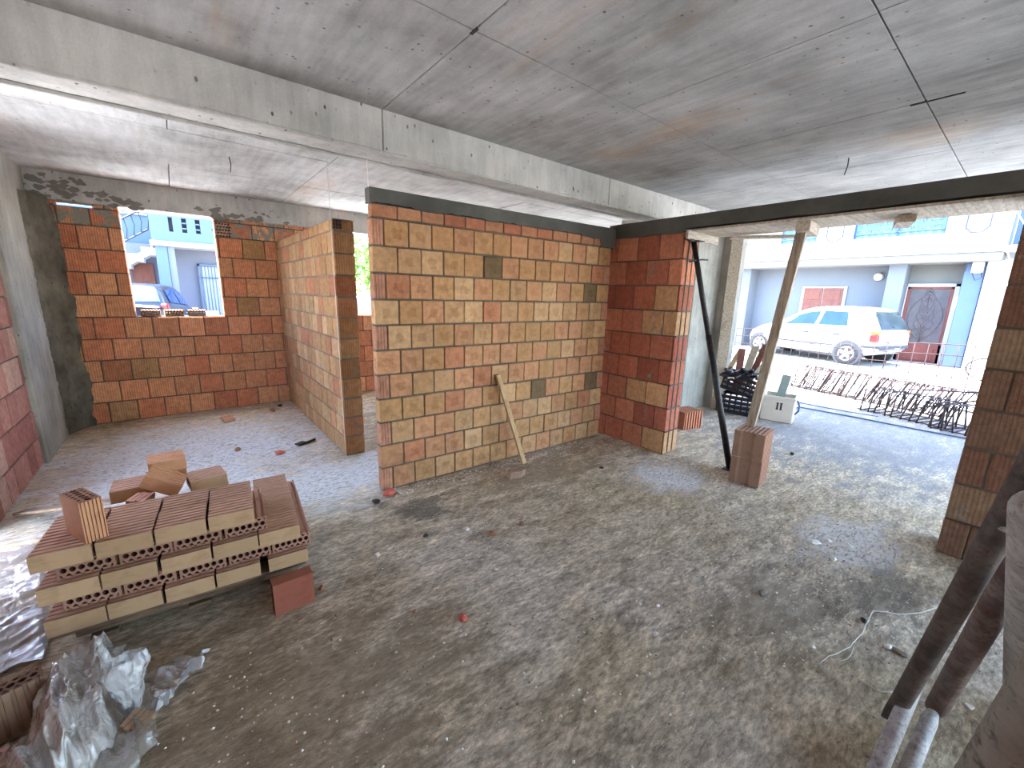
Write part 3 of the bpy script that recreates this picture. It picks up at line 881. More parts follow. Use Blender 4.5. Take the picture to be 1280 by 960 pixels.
# ------------------------------------------------------------------ lath, chunk, hollow blocks, props
board('lath', 'tan wooden lath leaning against the middle of the brick wall', (2.535, 2.915, .02), (2.345, 3.125, .905), .055, .022, M_LATH, 'lath', None, (.25, -1, 0))
ck = MB()
ck.prism([(0, 0), (.10, -.02), (.175, .015), (.18, .06), (.13, .075), (.10, .06), (.02, .085), (-.01, .05)], (2.22, 2.74, 0), (1, -.1, 0), (.1, 1, 0), (.01, .0, .065))
o = ck.build('cement_chunk', M_CONE, None, (2.3, 2.76, 0)); tag(o, 'rough brown cement chunk at the foot of the leaning lath', 'rubble')

def block(name, label, c, z0, yaw, L, W, H, mats, holes=True, group=None):
    """large vertical-hole clay block: fluted long sides, grid of hollows on top"""
    out = []; w, l = W/2, L/2
    def e(a, b, n, nr):
        a = Vector((*a, 0)); b = Vector((*b, 0)); nr = Vector((*nr, 0)); out.append(a)
        for i in range(n):
            for t, d in ((.2, 0), (.28, .012), (.60, .012), (.68, 0)): out.append(a.lerp(b, (i+t)/n)-nr*d)
    e((-l, -w), (l, -w), 7, (0, -1)); e((l, -w), (l, w), 1, (1, 0)); e((l, w), (-l, w), 7, (0, 1)); e((-l, w), (-l, -w), 1, (-1, 0))
    hs = []
    if holes:
        nx, ny = 6, 6
        for i in range(nx):
            for j in range(ny):
                cx = -l+.015+(L-.03)*(i+.5)/nx; cy_ = -w+.020+(W-.04)*(j+.5)/ny
                if i+j in (): continue
                a, b = (L-.03)/nx*.40, (W-.04)/ny*.36
                sk = 0
                hs.append([(cx-a+sk, cy_), (cx+sk, cy_-b), (cx+a+sk, cy_), (cx+sk, cy_+b)])
    bm = bmesh.new()
    def ring(p, z):
        vs = [bm.verts.new((q[0], q[1], z)) for q in p]; return vs, [bm.edges.new((vs[i], vs[(i+1) % len(vs)])) for i in range(len(vs))]
    R = []
    for z in (0, H):
        es = []; a, e1 = ring(out, z); es += e1; hh = []
        for q in hs: v_, e2 = ring(q, z); es += e2; hh.append(v_)
        bmesh.ops.triangle_fill(bm, use_beauty=True, edges=es); R.append((a, hh))
    n = len(out)
    for i in range(n): bm.faces.new((R[0][0][i], R[0][0][(i+1) % n], R[1][0][(i+1) % n], R[1][0][i]))
    inn = []
    for p, q in zip(R[0][1], R[1][1]):
        for i in range(4): inn.append(bm.faces.new((p[(i+1) % 4], p[i], q[i], q[(i+1) % 4])))
    bmesh.ops.recalc_face_normals(bm, faces=bm.faces)
    for f in inn: f.material_index = 1
    me = bpy.data.meshes.new(name); bm.to_mesh(me); bm.free()
    for m in mats: me.materials.append(m)
    o = bpy.data.objects.new(name, me); COL.objects.link(o); o.location = (c[0], c[1], z0); o.rotation_euler = (0, 0, yaw)
    return tag(o, label, 'clay block', group)
M_BLK = mat_pile('brown_block_clay', lin(170, 128, 104), lin(176, 140, 118))
M_BLO = mat_pile('orange_block_clay', lin(178, 118, 90), lin(178, 120, 92))
bc_ = (4.06, 1.43)
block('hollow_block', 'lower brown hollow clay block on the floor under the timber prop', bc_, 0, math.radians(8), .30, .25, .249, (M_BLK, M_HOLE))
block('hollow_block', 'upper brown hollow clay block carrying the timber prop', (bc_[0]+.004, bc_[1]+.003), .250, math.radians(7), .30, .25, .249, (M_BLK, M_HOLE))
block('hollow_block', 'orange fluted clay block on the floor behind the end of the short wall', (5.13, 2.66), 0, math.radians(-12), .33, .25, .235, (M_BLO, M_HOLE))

tp = thing('timber_prop', 'grey squared timber prop standing on two clay blocks under the lintel', 'timber prop', (4.13, 1.50, .5))
pb = MB(); pb.bar((4.125, 1.495, .502), (4.135, 1.335, 2.25), .075, .052, (1, .1, 0), .003)
pb.build('post', M_POST, tp, (4.13, 1.50, .5))
pb = MB(); pb.bar((4.03, 1.30, 2.265), (4.42, 1.345, 2.265), .10, .085, (0, 0, 1), .003)
pb.build('head_block', M_BOARD, tp, (4.13, 1.50, .5))
pb = MB(); pb.bar((4.10, 1.47, 1.02), (4.112, 1.452, 1.30), .012, .05, (1, .1, 0), .002)
pb.build('cleat', M_POST, tp, (4.13, 1.50, .5))
for o in tp.children: pass

sp = thing('steel_prop', 'slim black steel prop leaning beside the clay blocks under the lintel', 'steel prop', (4.165, 1.64, 0))
a = Vector((4.165, 1.64, .01)); b = Vector((4.06, 2.235, 2.225)); d = (b-a).normalized()
m_ = MB(); m_.tube([a, a+d*1.35], .031, 12); m_.build('outer_tube', M_BLACK, sp, (4.165, 1.64, 0))
m_ = MB(); m_.tube([a+d*1.33, b], .026, 12); m_.build('inner_tube', M_BLACK, sp, (4.165, 1.64, 0))
m_ = MB(); m_.box(4.11, 4.22, 1.585, 1.695, .0, .008, .002); m_.build('base_plate', M_BLACK, sp, (4.165, 1.64, 0))
m_ = MB(); pz = a+d*2.10; m_.tube([pz+Vector((-.10, .02, -.015)), pz+Vector((-.03, 0, 0)), pz+Vector((.05, -.03, .012)), pz+Vector((.12, -.05, .012))], .008, 8); m_.build('pin', M_BLACK, sp, (4.165, 1.64, 0))
m_ = MB(); m_.box(4.0, 4.12, 2.15, 2.255, 2.214, 2.222, .002); m_.tube([(4.0, 2.2, 2.22), (3.93, 2.2, 2.222), (3.88, 2.235, 2.235)], .012, 8); m_.build('head_plate', M_BLACK, sp, (4.165, 1.64, 0))

GB = 'formwork boards under the lintel'
for i, nm in enumerate(('inner edge', 'middle', 'street edge')):
    x0 = 3.972+.208*i
    m_ = MB(); m_.box(x0, x0+.204, -.4+.03*i, 2.258, 2.302+.004*i, 2.322, .003)
    o = m_.build('formwork_board', M_BOARD, None, (x0+.1, .9, 2.31)); tag(o, f'long weathered board under the dark lintel, along its {nm}', 'board', GB)
board('crosspiece', 'splintered crosspiece board on the head of the black steel prop', (3.87, 2.20, 2.262), (4.50, 2.215, 2.262), .022, .078, M_BOARD, 'board')
board('crosspiece', 'flat crosspiece under the lintel beside the concrete column', (4.42, 2.05, 2.276), (4.74, 1.55, 2.276), .09, .025, M_BOARD, 'board')
board('crosspiece', 'short pale crosspiece under the lintel right of the timber prop', (4.18, .70, 2.27), (4.50, .78, 2.27), .10, .05, M_BOARD, 'board')
board('upright_board', 'tall pale upright board against the concrete column', (6.36, 2.835, .0), (6.33, 2.825, 2.83), .045, .15, M_BOARD, 'board', None, (.4, -1, 0))

# ------------------------------------------------------------------ tubes leaning in the right foreground
def tubes():
    def ext(p, q, k0, k1): d = q-p; return p+d*k0, p+d*k1
    # dark prop
    p = floor_pt(1113, 900, .012); q = depth_pt(1233, 690, 1.06)
    a, b = ext(p, q, 0, 1.75)
    t = thing('scaffold_tube', 'dark rusty scaffold tube leaning from the right, left one of the pair', 'steel tube', tuple(a), 'tubes leaning in the right foreground')
    d = (b-a).normalized(); m = MB()
    side = d.cross(Vector((0, 0, 1))).normalized(); upn = side.cross(d)
    def fl(t0, w, h): return a+d*t0, w, h
    st = [(0, .030, .006), (.10, .032, .008), (.20, .030, .022), (.28, .029, .029), (.5, .029, .029), ((b-a).length, .029, .029)]
    rings = []
    for t0, w, h in st:
        c = a+d*t0; rings.append(m.add([c+side*w*math.cos(2*PI*j/16)+upn*h*math.sin(2*PI*j/16) for j in range(16)]))
    for i in range(len(st)-1):
        for j in range(16):
            m.face([rings[i]+j, rings[i]+(j+1) % 16, rings[i+1]+(j+1) % 16, rings[i+1]+j], sm=True)
    m.face([rings[0]+j for j in range(16)][::-1]); m.face([rings[-1]+j for j in range(16)])
    m.build('tube', M_RUST, t, tuple(a))
    q2 = depth_pt(1251, 660, .985); m = MB(); m.tube([q2, q2+Vector((-.022, -.012, .006))], .007, 8); m.build('bolt', M_GALV, t, tuple(a))
    p = floor_pt(1170, 885, .03); q = depth_pt(1225, 790, 1.33)
    a, b = ext(p, q, 0, 2.3)
    t = thing('scaffold_tube', 'rust-red scaffold tube leaning from the right, right one of the pair', 'steel tube', tuple(a), 'tubes leaning in the right foreground')
    m = MB(); m.tube([a, b], .034, 16); m.build('tube', M_RUST2, t, tuple(a))
    p = floor_pt(1083, 995, .025); q = depth_pt(1140, 862, 1.62)
    a, b = ext(p, q, 0, 1.32); m = MB(); m.tube([a, a.lerp(b, .9), b], [.026, .026, .02], 14)
    o = m.build('scaffold_tube', M_GALV, None, tuple(a)); tag(o, 'short grey cement-splashed tube crossing the foot of the dark tube', 'steel tube', 'tubes leaning in the right foreground')
    p = floor_pt(1120, 1000, .025); q = depth_pt(1162, 900, 1.62)
    a, b = ext(p, q, 0, 1.1); m = MB(); m.tube([a, a.lerp(b, .9), b], [.025, .025, .019], 14)
    o = m.build('scaffold_tube', M_GALV, None, tuple(a)); tag(o, 'short grey cement-splashed tube crossing the foot of the rust-red tube', 'steel tube', 'tubes leaning in the right foreground')
    p = floor_pt(1272, 880, .03); q = depth_pt(1311, 625, .66)
    a, b = ext(p, q, 0, .99); m = MB(); m.tube([a, a.lerp(b, .985), b], [.043, .043, .030], 20)
    o = m.build('round_post', M_GALV, None, tuple(a)); tag(o, 'pale grey round post standing at the right edge', 'post')
    p = depth_pt(1236, 986, .62); q = depth_pt(1320, 868, .50)
    d = (q-p).normalized(); a = p-d*((p.z-.04)/d.z); b = q+d*.35
    m = MB(); m.tube([a, b], .036, 20); o = m.build('scaffold_tube', mat_rust('grey_dusty_tube', lin(122, 117, 108), lin(146, 140, 130), lin(84, 76, 70), .7, 7), None, tuple(a)); tag(o, 'thick grey tube crossing the lower right corner', 'steel tube', 'tubes leaning in the right foreground')
tubes()

# ------------------------------------------------------------------ strings, wires and chips
def wire(name, label, px, r=.0028, m=M_WIRE, cat='wire', z=.006, group=None):
    pts = [floor_pt(u, v, z) for u, v in px]
    sm_ = []
    for i in range(len(pts)-1):
        for k in range(4):
            q = pts[i].lerp(pts[i+1], k/4); q = q+Vector((noise.noise(q*30)*.004, noise.noise(q*31+Vector((3, 3, 3)))*.004, abs(noise.noise(q*9))*.004)); sm_.append(q)
    sm_.append(pts[-1]); mb = MB(); mb.tube(sm_, r, 6)
    o = mb.build(name, m, None, tuple(sm_[0])); return tag(o, label, cat, group)
wire('tie_wire', 'long pale tie wire bent in the middle on the floor left of the tubes', [(1180, 757), (1150, 766), (1125, 768), (1091, 763), (1085, 775), (1077, 792), (1063, 808), (1050, 815), (1036, 820), (1025, 829)])
wire('tie_wire', 'small loop of wire hanging off the bent tie wire', [(1066, 806), (1065, 816), (1060, 823), (1052, 826), (1042, 824), (1037, 821)], .002)
wire('tie_wire', 'short curled wire below the end of the bent tie wire', [(1021, 829), (1029, 833), (1036, 840), (1046, 848), (1056, 857)])
wire('tie_wire', 'short wire running under the dark tube', [(1072, 849), (1085, 856), (1097, 864), (1116, 865)])
wire('tie_wire', 'straight thin wire running back from the tubes towards the right pier', [(1174, 758), (1155, 742), (1120, 712), (1100, 697)], .002)
wire('tie_wire', 'thin wire at the foot of the right pier', [(1125, 699), (1148, 699), (1163, 698), (1173, 698), (1172, 706)], .002)
for nm, lab, x, y, z0 in (('hanging_string', 'thin mason string hanging over the front corner of the partition', 1.188, 4.15, .0), ('hanging_string', 'thin mason string from the ceiling to the left end of the middle wall', 1.188, 3.19, 2.40)):
    m_ = MB(); m_.tube([(x, y, z0), (x-.004, y-.002, 2.83)], .0022, 6); o = m_.build(nm, M_STRING, None, (x, y, z0)); tag(o, lab, 'string')
def ceil_wire(lab, u, v):
    d = depth_pt(u, v, 1)-CAM; p = CAM+d*((2.84-EYE)/d.z); m_ = MB(); m_.tube([p+Vector((0, 0, .01)), p+Vector((.01, 0, -.06)), p+Vector((.0, .01, -.13))], .004, 6)
    o = m_.build('hanging_wire', M_REBAR, None, tuple(p)); tag(o, lab, 'wire')
ceil_wire('rusty wire stub sticking out of the ceiling above the timber prop', 1061, 197)
ceil_wire('rusty wire stub sticking out of the back room ceiling left of the hanging string', 286, 196)

def chip(name, label, u, v, size, m, seed, flat=.45, cat='chip', group=None, z=0):
    p = floor_pt(u, v); r = random.Random(seed)
    bm = bmesh.new(); bmesh.ops.create_icosphere(bm, subdivisions=2, radius=1)
    for q in bm.verts:
        k = 1+.45*noise.noise(q.co*1.3+Vector((seed, 0, 0)))
        q.co = Vector((q.co.x*k*size*.5, q.co.y*k*size*.36, q.co.z*k*size*.5*flat))
    zmin = min(q.co.z for q in bm.verts)
    me = bpy.data.meshes.new(name); bm.to_mesh(me); bm.free(); me.materials.append(m)
    o = bpy.data.objects.new(name, me); COL.objects.link(o); o.location = (p.x, p.y, -zmin-.003+z); o.rotation_euler = (0, 0, r.uniform(0, 6))
    return tag(o, label, cat, group)
CH = [
 ('stone_chip', 'white flat chip on the open floor in front of the middle wall', 584, 662, .045, M_CHIPW, .4),
 ('clay_chip', 'brown-orange clay chip right of the white flat chip', 615, 669, .06, M_CHIPB, .5),
 ('clay_chip', 'tan clay chip below the leaning lath', 652, 655, .045, M_CHIPB, .5),
 ('stone_chip', 'dark stone on the floor right of the brick pile', 532, 671, .04, M_CHIPK, .6),
 ('stone_chip', 'white sliver on the floor between the pile and the dark stone', 472, 694, .045, M_CHIPW, .3),
 ('stone_chip', 'small white sliver in the middle of the floor', 621, 712, .03, M_CHIPW, .3),
 ('clay_chip', 'small brown chip left of the red chip', 519, 765, .03, M_CHIPB, .5),
 ('clay_chip', 'red clay chip standing out in the middle of the foreground floor', 579, 776, .05, M_CHIPR, .8),
 ('clay_chip', 'orange clay fragment lying at the left end of the middle wall', 487, 619, .11, M_CHIPR, .4),
 ('clay_chip', 'dark fragment in the rubble left of the orange fragment', 470, 628, .07, M_CHIPK, .4),
 ('clay_chip', 'pale fragment in the rubble in front of the wall end', 478, 633, .08, M_CHIPG, .4),
 ('stone_chip', 'large white flake on the floor in front of the right pier', 1018, 678, .085, M_CHIPW, .2),
 ('stone_chip', 'thin white flake beside the large white flake', 1036, 676, .05, M_CHIPW, .25),
 ('stone_chip', 'white pebble in the dark dirt left of the right pier', 1061, 684, .05, M_CHIPW, .6),
 ('stone_chip', 'white pebble left of the bent tie wire and below the flakes', 1041, 699, .05, M_CHIPW, .5),
 ('stone_chip', 'smooth white oval pebble beside the tubes', 1110, 809, .04, M_CHIPW, .4),
 ('wood_splinter', 'brown splinter beside the white oval pebble', 1124, 816, .06, M_DARKW, .2),
 ('stone_chip', 'small white stone left of the bent tie wire', 1016, 810, .025, M_CHIPW, .6),
 ('stone_chip', 'white pebble between the tubes in the lower right', 1211, 884, .03, M_CHIPW, .6),
 ('stone_chip', 'dark stone beside the bent tie wire', 1079, 777, .035, M_CHIPK, .7),
 ('stone_chip', 'tan stone on the floor right of the centre', 952, 743, .05, M_CHIPG, .6),
 ('stone_chip', 'tiny white stone in the right middle of the floor', 822, 758, .025, M_CHIPW, .6),
 ('stone_chip', 'pale stone beside the right end of the brick pile', 402, 737, .045, M_CHIPB, .5),
 ('clay_chip', 'brown clay piece on the back room floor', 297, 563, .07, M_CHIPB, .5),
 ('clay_chip', 'red clay piece on the back room floor in front of the partition', 350, 567, .09, M_CHIPR, .4),
 ('clay_chip', 'dark piece near the back wall of the left room', 350, 508, .08, M_CHIPK, .4),
 ('clay_chip', 'tan piece near the back wall of the left room', 340, 513, .08, M_CHIPB, .4),
 ('stone_chip', 'dark stone on the floor right of the clay blocks', 990, 568, .06, M_CHIPK, .5),
 ('clay_chip', 'small dark chip on the floor below the short wall', 752, 585, .05, M_CHIPK, .3),
 ('stone_chip', 'small pale stone on the floor below the clay blocks', 800, 755, .02, M_CHIPW, .6),
 ('stone_chip', 'pale stone at the bottom centre of the floor', 819, 793, .028, M_CHIPW, .6)]
for i, (n_, l_, u_, v_, s_, m_, f_) in enumerate(CH): chip(n_, l_, u_, v_, s_, m_, i*3.7+1, f_)
p = floor_pt(285, 526); shard('brick_shard', 'ribbed brick fragment on the floor near the window wall', (p.x, p.y), .035, .3, .13, .12, M_PB, .15)
p = floor_pt(383, 554)
t = thing('trowel', 'dark flat offcut with a pale top beside the partition', 'offcut', (p.x, p.y, 0)); t.name = 'board_offcut'
m_ = MB(); m_.bar((p.x-.10, p.y-.03, .012), (p.x+.09, p.y+.06, .016), .07, .018); m_.build('lower_board', M_BLACK, t, (p.x, p.y, 0))
m_ = MB(); m_.bar((p.x-.02, p.y-.0, .034), (p.x+.09, p.y+.06, .034), .06, .014); m_.build('upper_board', M_WHITEP, t, (p.x, p.y, 0))
# crumbs nobody could count
gr = MB(); r3 = random.Random(31)
for i in range(9000):
    q_ = r3.random()
    if q_ < .15: x, y = r3.gauss(2.9, .6), r3.gauss(.45, .4)
    elif q_ < .75: x, y = r3.uniform(-.4, 5), r3.uniform(.5, 3.0)
    elif q_ < .9: x, y = r3.uniform(-1, 1.1), r3.uniform(3.2, 6.7)
    else: x = r3.uniform(1.2, 3.8); y = 3.185-.0358*(x-1.19)-abs(r3.gauss(0, .10))
    if (x > 3.8 and y < .3) or (x > 3.9 and y > 2.2): continue
    if -.75 < x < .55 and 2.0 < y < 3.6: continue
    s = r3.choice((.0025, .003, .003, .004, .004, .005, .006, .008))
    if q_ >= .9: s *= 1.4
    c = r3.choice((lin(222, 216, 204), lin(222, 216, 204), lin(170, 160, 144), lin(112, 102, 90), lin(186, 160, 132)))
    z = -.004+.006*noise.noise(Vector((x*1.3, y*1.3, 0)))+.004*noise.noise(Vector((x*5, y*5, 3)))
    J = lambda: r3.uniform(.6, 1.25)*s
    i0 = gr.add([(x+J(), y, z+s*.3), (x, y+J(), z+s*.3), (x-J(), y, z+s*.3), (x, y-J(), z+s*.3), (x, y, z+s*r3.uniform(.7, 1.2)), (x, y, z-s*.3)])
    for k in range(4):
        k2 = (k+1) % 4; gr.face([i0+k, i0+k2, i0+4], col=c); gr.face([i0+k2, i0+k, i0+5], col=c)
tm = NT('crumbs'); tm.set(Base_Color=tm.n('Attribute', attribute_name='bc').outputs['Color'], Roughness=.9)
o = gr.build('gravel', tm.m); tag(o, 'scattered mortar crumbs and grit over the rough floor', 'gravel'); o['kind'] = 'stuff'

# ------------------------------------------------------------------ things in the opening: crates, box, rebar
def crate(name, label, c, yaw, tilt=0, z0=0, L=.52, W=.36, H=.27):
    t = thing(name, label, 'crate', (c[0], c[1], z0)); R = Matrix.Translation((c[0], c[1], z0)) @ Matrix.Rotation(yaw, 4, 'Z') @ Matrix.Rotation(tilt, 4, 'Y')
    X, Y, Z = R.col[0].to_3d(), R.col[1].to_3d(), R.col[2].to_3d(); o0 = R.translation
    P = lambda x, y, z: o0+X*x+Y*y+Z*z
    m = MB(); m.cbox(P(0, 0, .008), X, Y, Z, L/2, W/2, .008, .003)
    m.build('base', M_CRATE, t, tuple(t.location))
    for nm, cx, cy_, ax, ay, hl in (('side', 0, -W/2, X, Y, L/2), ('side', 0, W/2, X, Y, L/2), ('side', -L/2, 0, Y, X, W/2), ('side', L/2, 0, Y, X, W/2)):
        m = MB()
        for zz in (.04, .105, .17, .245): m.cbox(P(cx, cy_, zz), ax, ay, Z, hl, .009, .020 if zz < .2 else .026, .003)
        n = int(hl*2/.075)
        for i in range(n+1): m.cbox(P(cx, cy_, .135)+ax*(-hl+.012+(2*hl-.024)*i/n), ax, ay, Z, .011, .008, .13, .002)
        m.build(nm, M_CRATE, t, tuple(t.location))
    return t, P
c1, P1 = crate('crate', 'black slatted plastic crate on the floor beside the concrete column', (6.50, 2.57), math.radians(-82), 0, .004)
c2, P2 = crate('crate', 'black plastic crate tilted on top of the other crate', (6.56, 2.60), math.radians(-80), math.radians(14), .30, .50, .35)
WG = 'offcuts heaped in the crates'
offs = [((6.42, 2.60, .36), (6.78, 2.74, .93), .10, .022, M_SHUT, 'brown-edged offcut board leaning out of the crates, leftmost'),
        ((6.46, 2.56, .38), (6.86, 2.58, .98), .10, .02, M_BOARD, 'pale offcut board leaning out of the crates, in the middle'),
        ((6.52, 2.50, .40), (6.90, 2.46, 1.02), .09, .022, M_SHUT, 'red-brown offcut board leaning out of the crates, rightmost'),
        ((6.44, 2.44, .50), (6.74, 2.36, .80), .07, .02, M_WHITEP, 'white strip sloping over the right rim of the upper crate'),
        ((6.36, 2.72, .52), (6.50, 2.46, .60), .06, .02, M_WHITEP, 'white strip lying across the front of the upper crate'),
        ((6.40, 2.74, .62), (6.86, 2.80, .88), .07, .02, M_LATH, 'tan lath piece leaning at the left of the crates')]
for a, b, w, h, m_, l_ in offs: board('offcut', l_, a, b, w, h, m_, 'offcut', WG)
r4 = random.Random(9)
for i, (l_, x, y, z) in enumerate((('black tool box piece heaped left in the upper crate', 6.40, 2.72, .60), ('black bundle heaped in the middle of the upper crate', 6.44, 2.58, .62), ('black bundle heaped right in the upper crate', 6.48, 2.44, .60))):
    m = MB()
    for k in range(5):
        a = Vector((x+r4.uniform(-.05, .05), y+r4.uniform(-.06, .06), z+r4.uniform(-.05, .05))); d = Vector((r4.uniform(-1, 1), r4.uniform(-1, 1), r4.uniform(-.3, .6))).normalized()*.11
        m.bar(a-d, a+d, .05, .035, ch=.006)
    o = m.build('tool_bundle', M_CRATE, None, (x, y, z)); tag(o, l_, 'bundle', WG)

bx = thing('storage_box', 'off-white plastic box with a dark mark on its front right of the timber prop', 'box', (6.62, 2.07, 0))
yaw = math.radians(-78); X = Vector((math.cos(yaw), math.sin(yaw), 0)); Y = Vector((-X.y, X.x, 0)); o0 = Vector((6.62, 2.07, 0)); Zv = Vector((0, 0, 1))
LB, WB, HB = .19, .15, .36
m = MB()
m.cbox(o0+Zv*.008, X, Y, Zv, LB, WB, .008, .003)
for s in (-1, 1):
    m.cbox(o0+Y*s*WB+Zv*HB/2, X, Y, Zv, LB, .008, HB/2, .003); m.cbox(o0+X*s*LB+Zv*HB/2, X, Y, Zv, .008, WB, HB/2, .003)
m.build('body', M_WHITEP, bx, tuple(o0))
m = MB()
for s in (-1, 1):
    m.cbox(o0+Y*s*(WB+.006)+Zv*(HB-.03), X, Y, Zv, LB+.012, .008, .022, .003); m.cbox(o0+X*s*(LB+.006)+Zv*(HB-.03), X, Y, Zv, .008, WB+.012, .022, .003)
m.build('rim', M_WHITEP, bx, tuple(o0))
m = MB(); fs = -1 if (Y.dot(Vector((-1, -.3, 0))) < 0) else 1
for dx in (-.022, .022):
    m.cbox(o0+Y*fs*(WB+.009)+X*(dx+.02)+Zv*.22, X, Y, Zv, .010, .002, .045, .0005)
for dz in (-.045, .045):
    for dx in (-.022, .022): m.cbox(o0+Y*fs*(WB+.009)+X*(dx+.02)+Zv*(.22+dz), X, Y, Zv, .016, .002, .006, .0005)
m.build('printed_mark', M_INK, bx, tuple(o0))
m = MB(); m.tube([o0+X*(LB+.01)+Zv*(.1)+Y*.02, o0+X*(LB+.05)+Zv*.16, o0+X*(LB+.05)+Zv*.24, o0+X*(LB+.015)+Zv*.31], .012, 8); m.build('strap', M_BLUEHOSE, bx, tuple(o0))
board('offcut', 'grey-green board offcut sticking up out of the off-white box', o0+Vector((.0, .04, .03)), o0+Vector((.20, .02, .62)), .11, .02, mat_plain('grey_green_board', lin(128, 142, 134), .7), 'offcut', None, (1, .3, 0))
hz = [(6.9, 2.10), (7.4, 2.14), (7.64, 2.09), (7.68, 1.4), (7.66, .8), (7.68, .28), (7.72, -.6), (7.75, -1.5)]
m = MB(); m.tube([(x, y, .014) for x, y in hz], .011, 8)
o = m.build('hose', M_BLUEHOSE, None, (7.6, 1, 0)); tag(o, 'thin dark blue hose running along the floor of the opening', 'hose')
m = MB(); m.tube([(7.95, 2.9, .012), (8.0, 2.3, .012), (7.98, 1.6, .012), (8.05, 1.2, .012)], .007, 6)
o = m.build('hose', M_BLUEHOSE, None, (8, 2, 0)); tag(o, 'thin dark cord on the ground behind the off-white box', 'cord')

def cage(name, label, a, b, h, w, nst, r=.008, lean=.10, yaw_j=.1, seed=1, sag=0):
    """reinforcement cage: stirrups strung on long bars"""
    a = Vector(a); b = Vector(b); d = (b-a); L = d.length; d.normalize(); sd = Vector((d.y, -d.x, 0)); r_ = random.Random(seed)
    t = thing(name, label, 'rebar cage', tuple(a))
    for (s, z) in ((-.5, .015), (.5, .015), (-.5, h-.015), (.5, h-.015)):
        m = MB(); m.tube([a+sd*s*w*.9+Vector((0, 0, z)), a+d*L*.5+sd*s*w*.9+Vector((0, 0, z+sag)), b+sd*s*w*.9+Vector((0, 0, z))], r, 6); m.build('long_bar', M_REBAR, t, tuple(a))
    for i in range(nst):
        c = a+d*(L*(i+.5)/nst); ln = lean+r_.uniform(-.05, .05); yj = r_.uniform(-yaw_j, yaw_j)
        pts = []
        for s, z in ((-.5, 0), (.5, 0), (.5, h), (-.5, h)):
            pts.append(c+sd*s*w+d*(ln*z/h+yj*s)+Vector((0, 0, z+.008)))
        hook = [pts[3]+(pts[0]-pts[3])*.0, pts[3]*1.0]
        m = MB(); m.tube(pts+[pts[0]], r*1.3, 5)
        m.tube([pts[3], pts[3]+sd*.06+Vector((0, 0, -.05))+d*.03], r*1.3, 5)
        m.build('stirrup', M_REBAR, t, tuple(a))
    return t
cage('rebar_cage', 'long rusty rebar cage of closely strung stirrups lying along the edge of the road', (9.62, 2.85, .0), (8.95, .55, .0), .44, .24, 34, .008, .16, .10, 2)
cage('rebar_cage', 'shorter rusty rebar cage lying in front of the long one', (8.60, 1.45, .0), (8.25, .35, .0), .34, .5, 11, .008, .05, .05, 3)
cage('rebar_cage', 'rusty rebar cage lying closest to the right pier', (8.15, .62, .0), (7.90, -.6, .0), .34, .4, 12, .008, .0, .04, 4)
BG = 'loose rebar rods across the cages'
for l_, a, b in (('loose rebar rod lying across the cages, upper of the two', (8.9, 1.05, .36), (8.2, -.05, .58)), ('loose rebar rod lying across the cages, lower of the two', (8.5, .98, .10), (8.0, -.10, .62))):
    m = MB(); m.tube([a, b], .011, 8); o = m.build('rebar_rod', M_REBAR, None, a); tag(o, l_, 'rebar', BG)

ms = MB(); ma = Vector((10.2, 4.3, 0)); mb_ = Vector((9.4, -.9, 0)); dd = mb_-ma; Lm = dd.length; dd.normalize()
def mp(s, z): return ma+dd*s+Vector((.05*math.sin(s*1.7), 0, z-.0))
hts = lambda s: 1.02+.04*math.sin(s*2.1)
ns = int(Lm/.17)
for i in range(ns+1):
    s = Lm*i/ns; ms.tube([mp(s, -.01), mp(s, hts(s)*.5), mp(s, hts(s))], .007, 5)
for k in range(7):
    ms.tube([mp(Lm*i/24, hts(Lm*i/24)*(k+.05)/6.1+.01) for i in range(25)], .007, 5)
o = ms.build('wire_mesh_fence', M_REBAR, None, tuple(ma)); tag(o, 'see-through steel wire mesh standing along the road behind the cages', 'mesh fence')
m = MB(); hc = mp(4.05, .72); m.tube([hc+dd*.24*math.cos(2*PI*i/28)+Vector((-.03, 0, .17*math.sin(2*PI*i/28))) for i in range(26)], .009, 6)
o = m.build('wire_hoop', M_REBAR, None, tuple(hc)); tag(o, 'round dark wire hoop hung on the mesh in front of the house door', 'hoop')

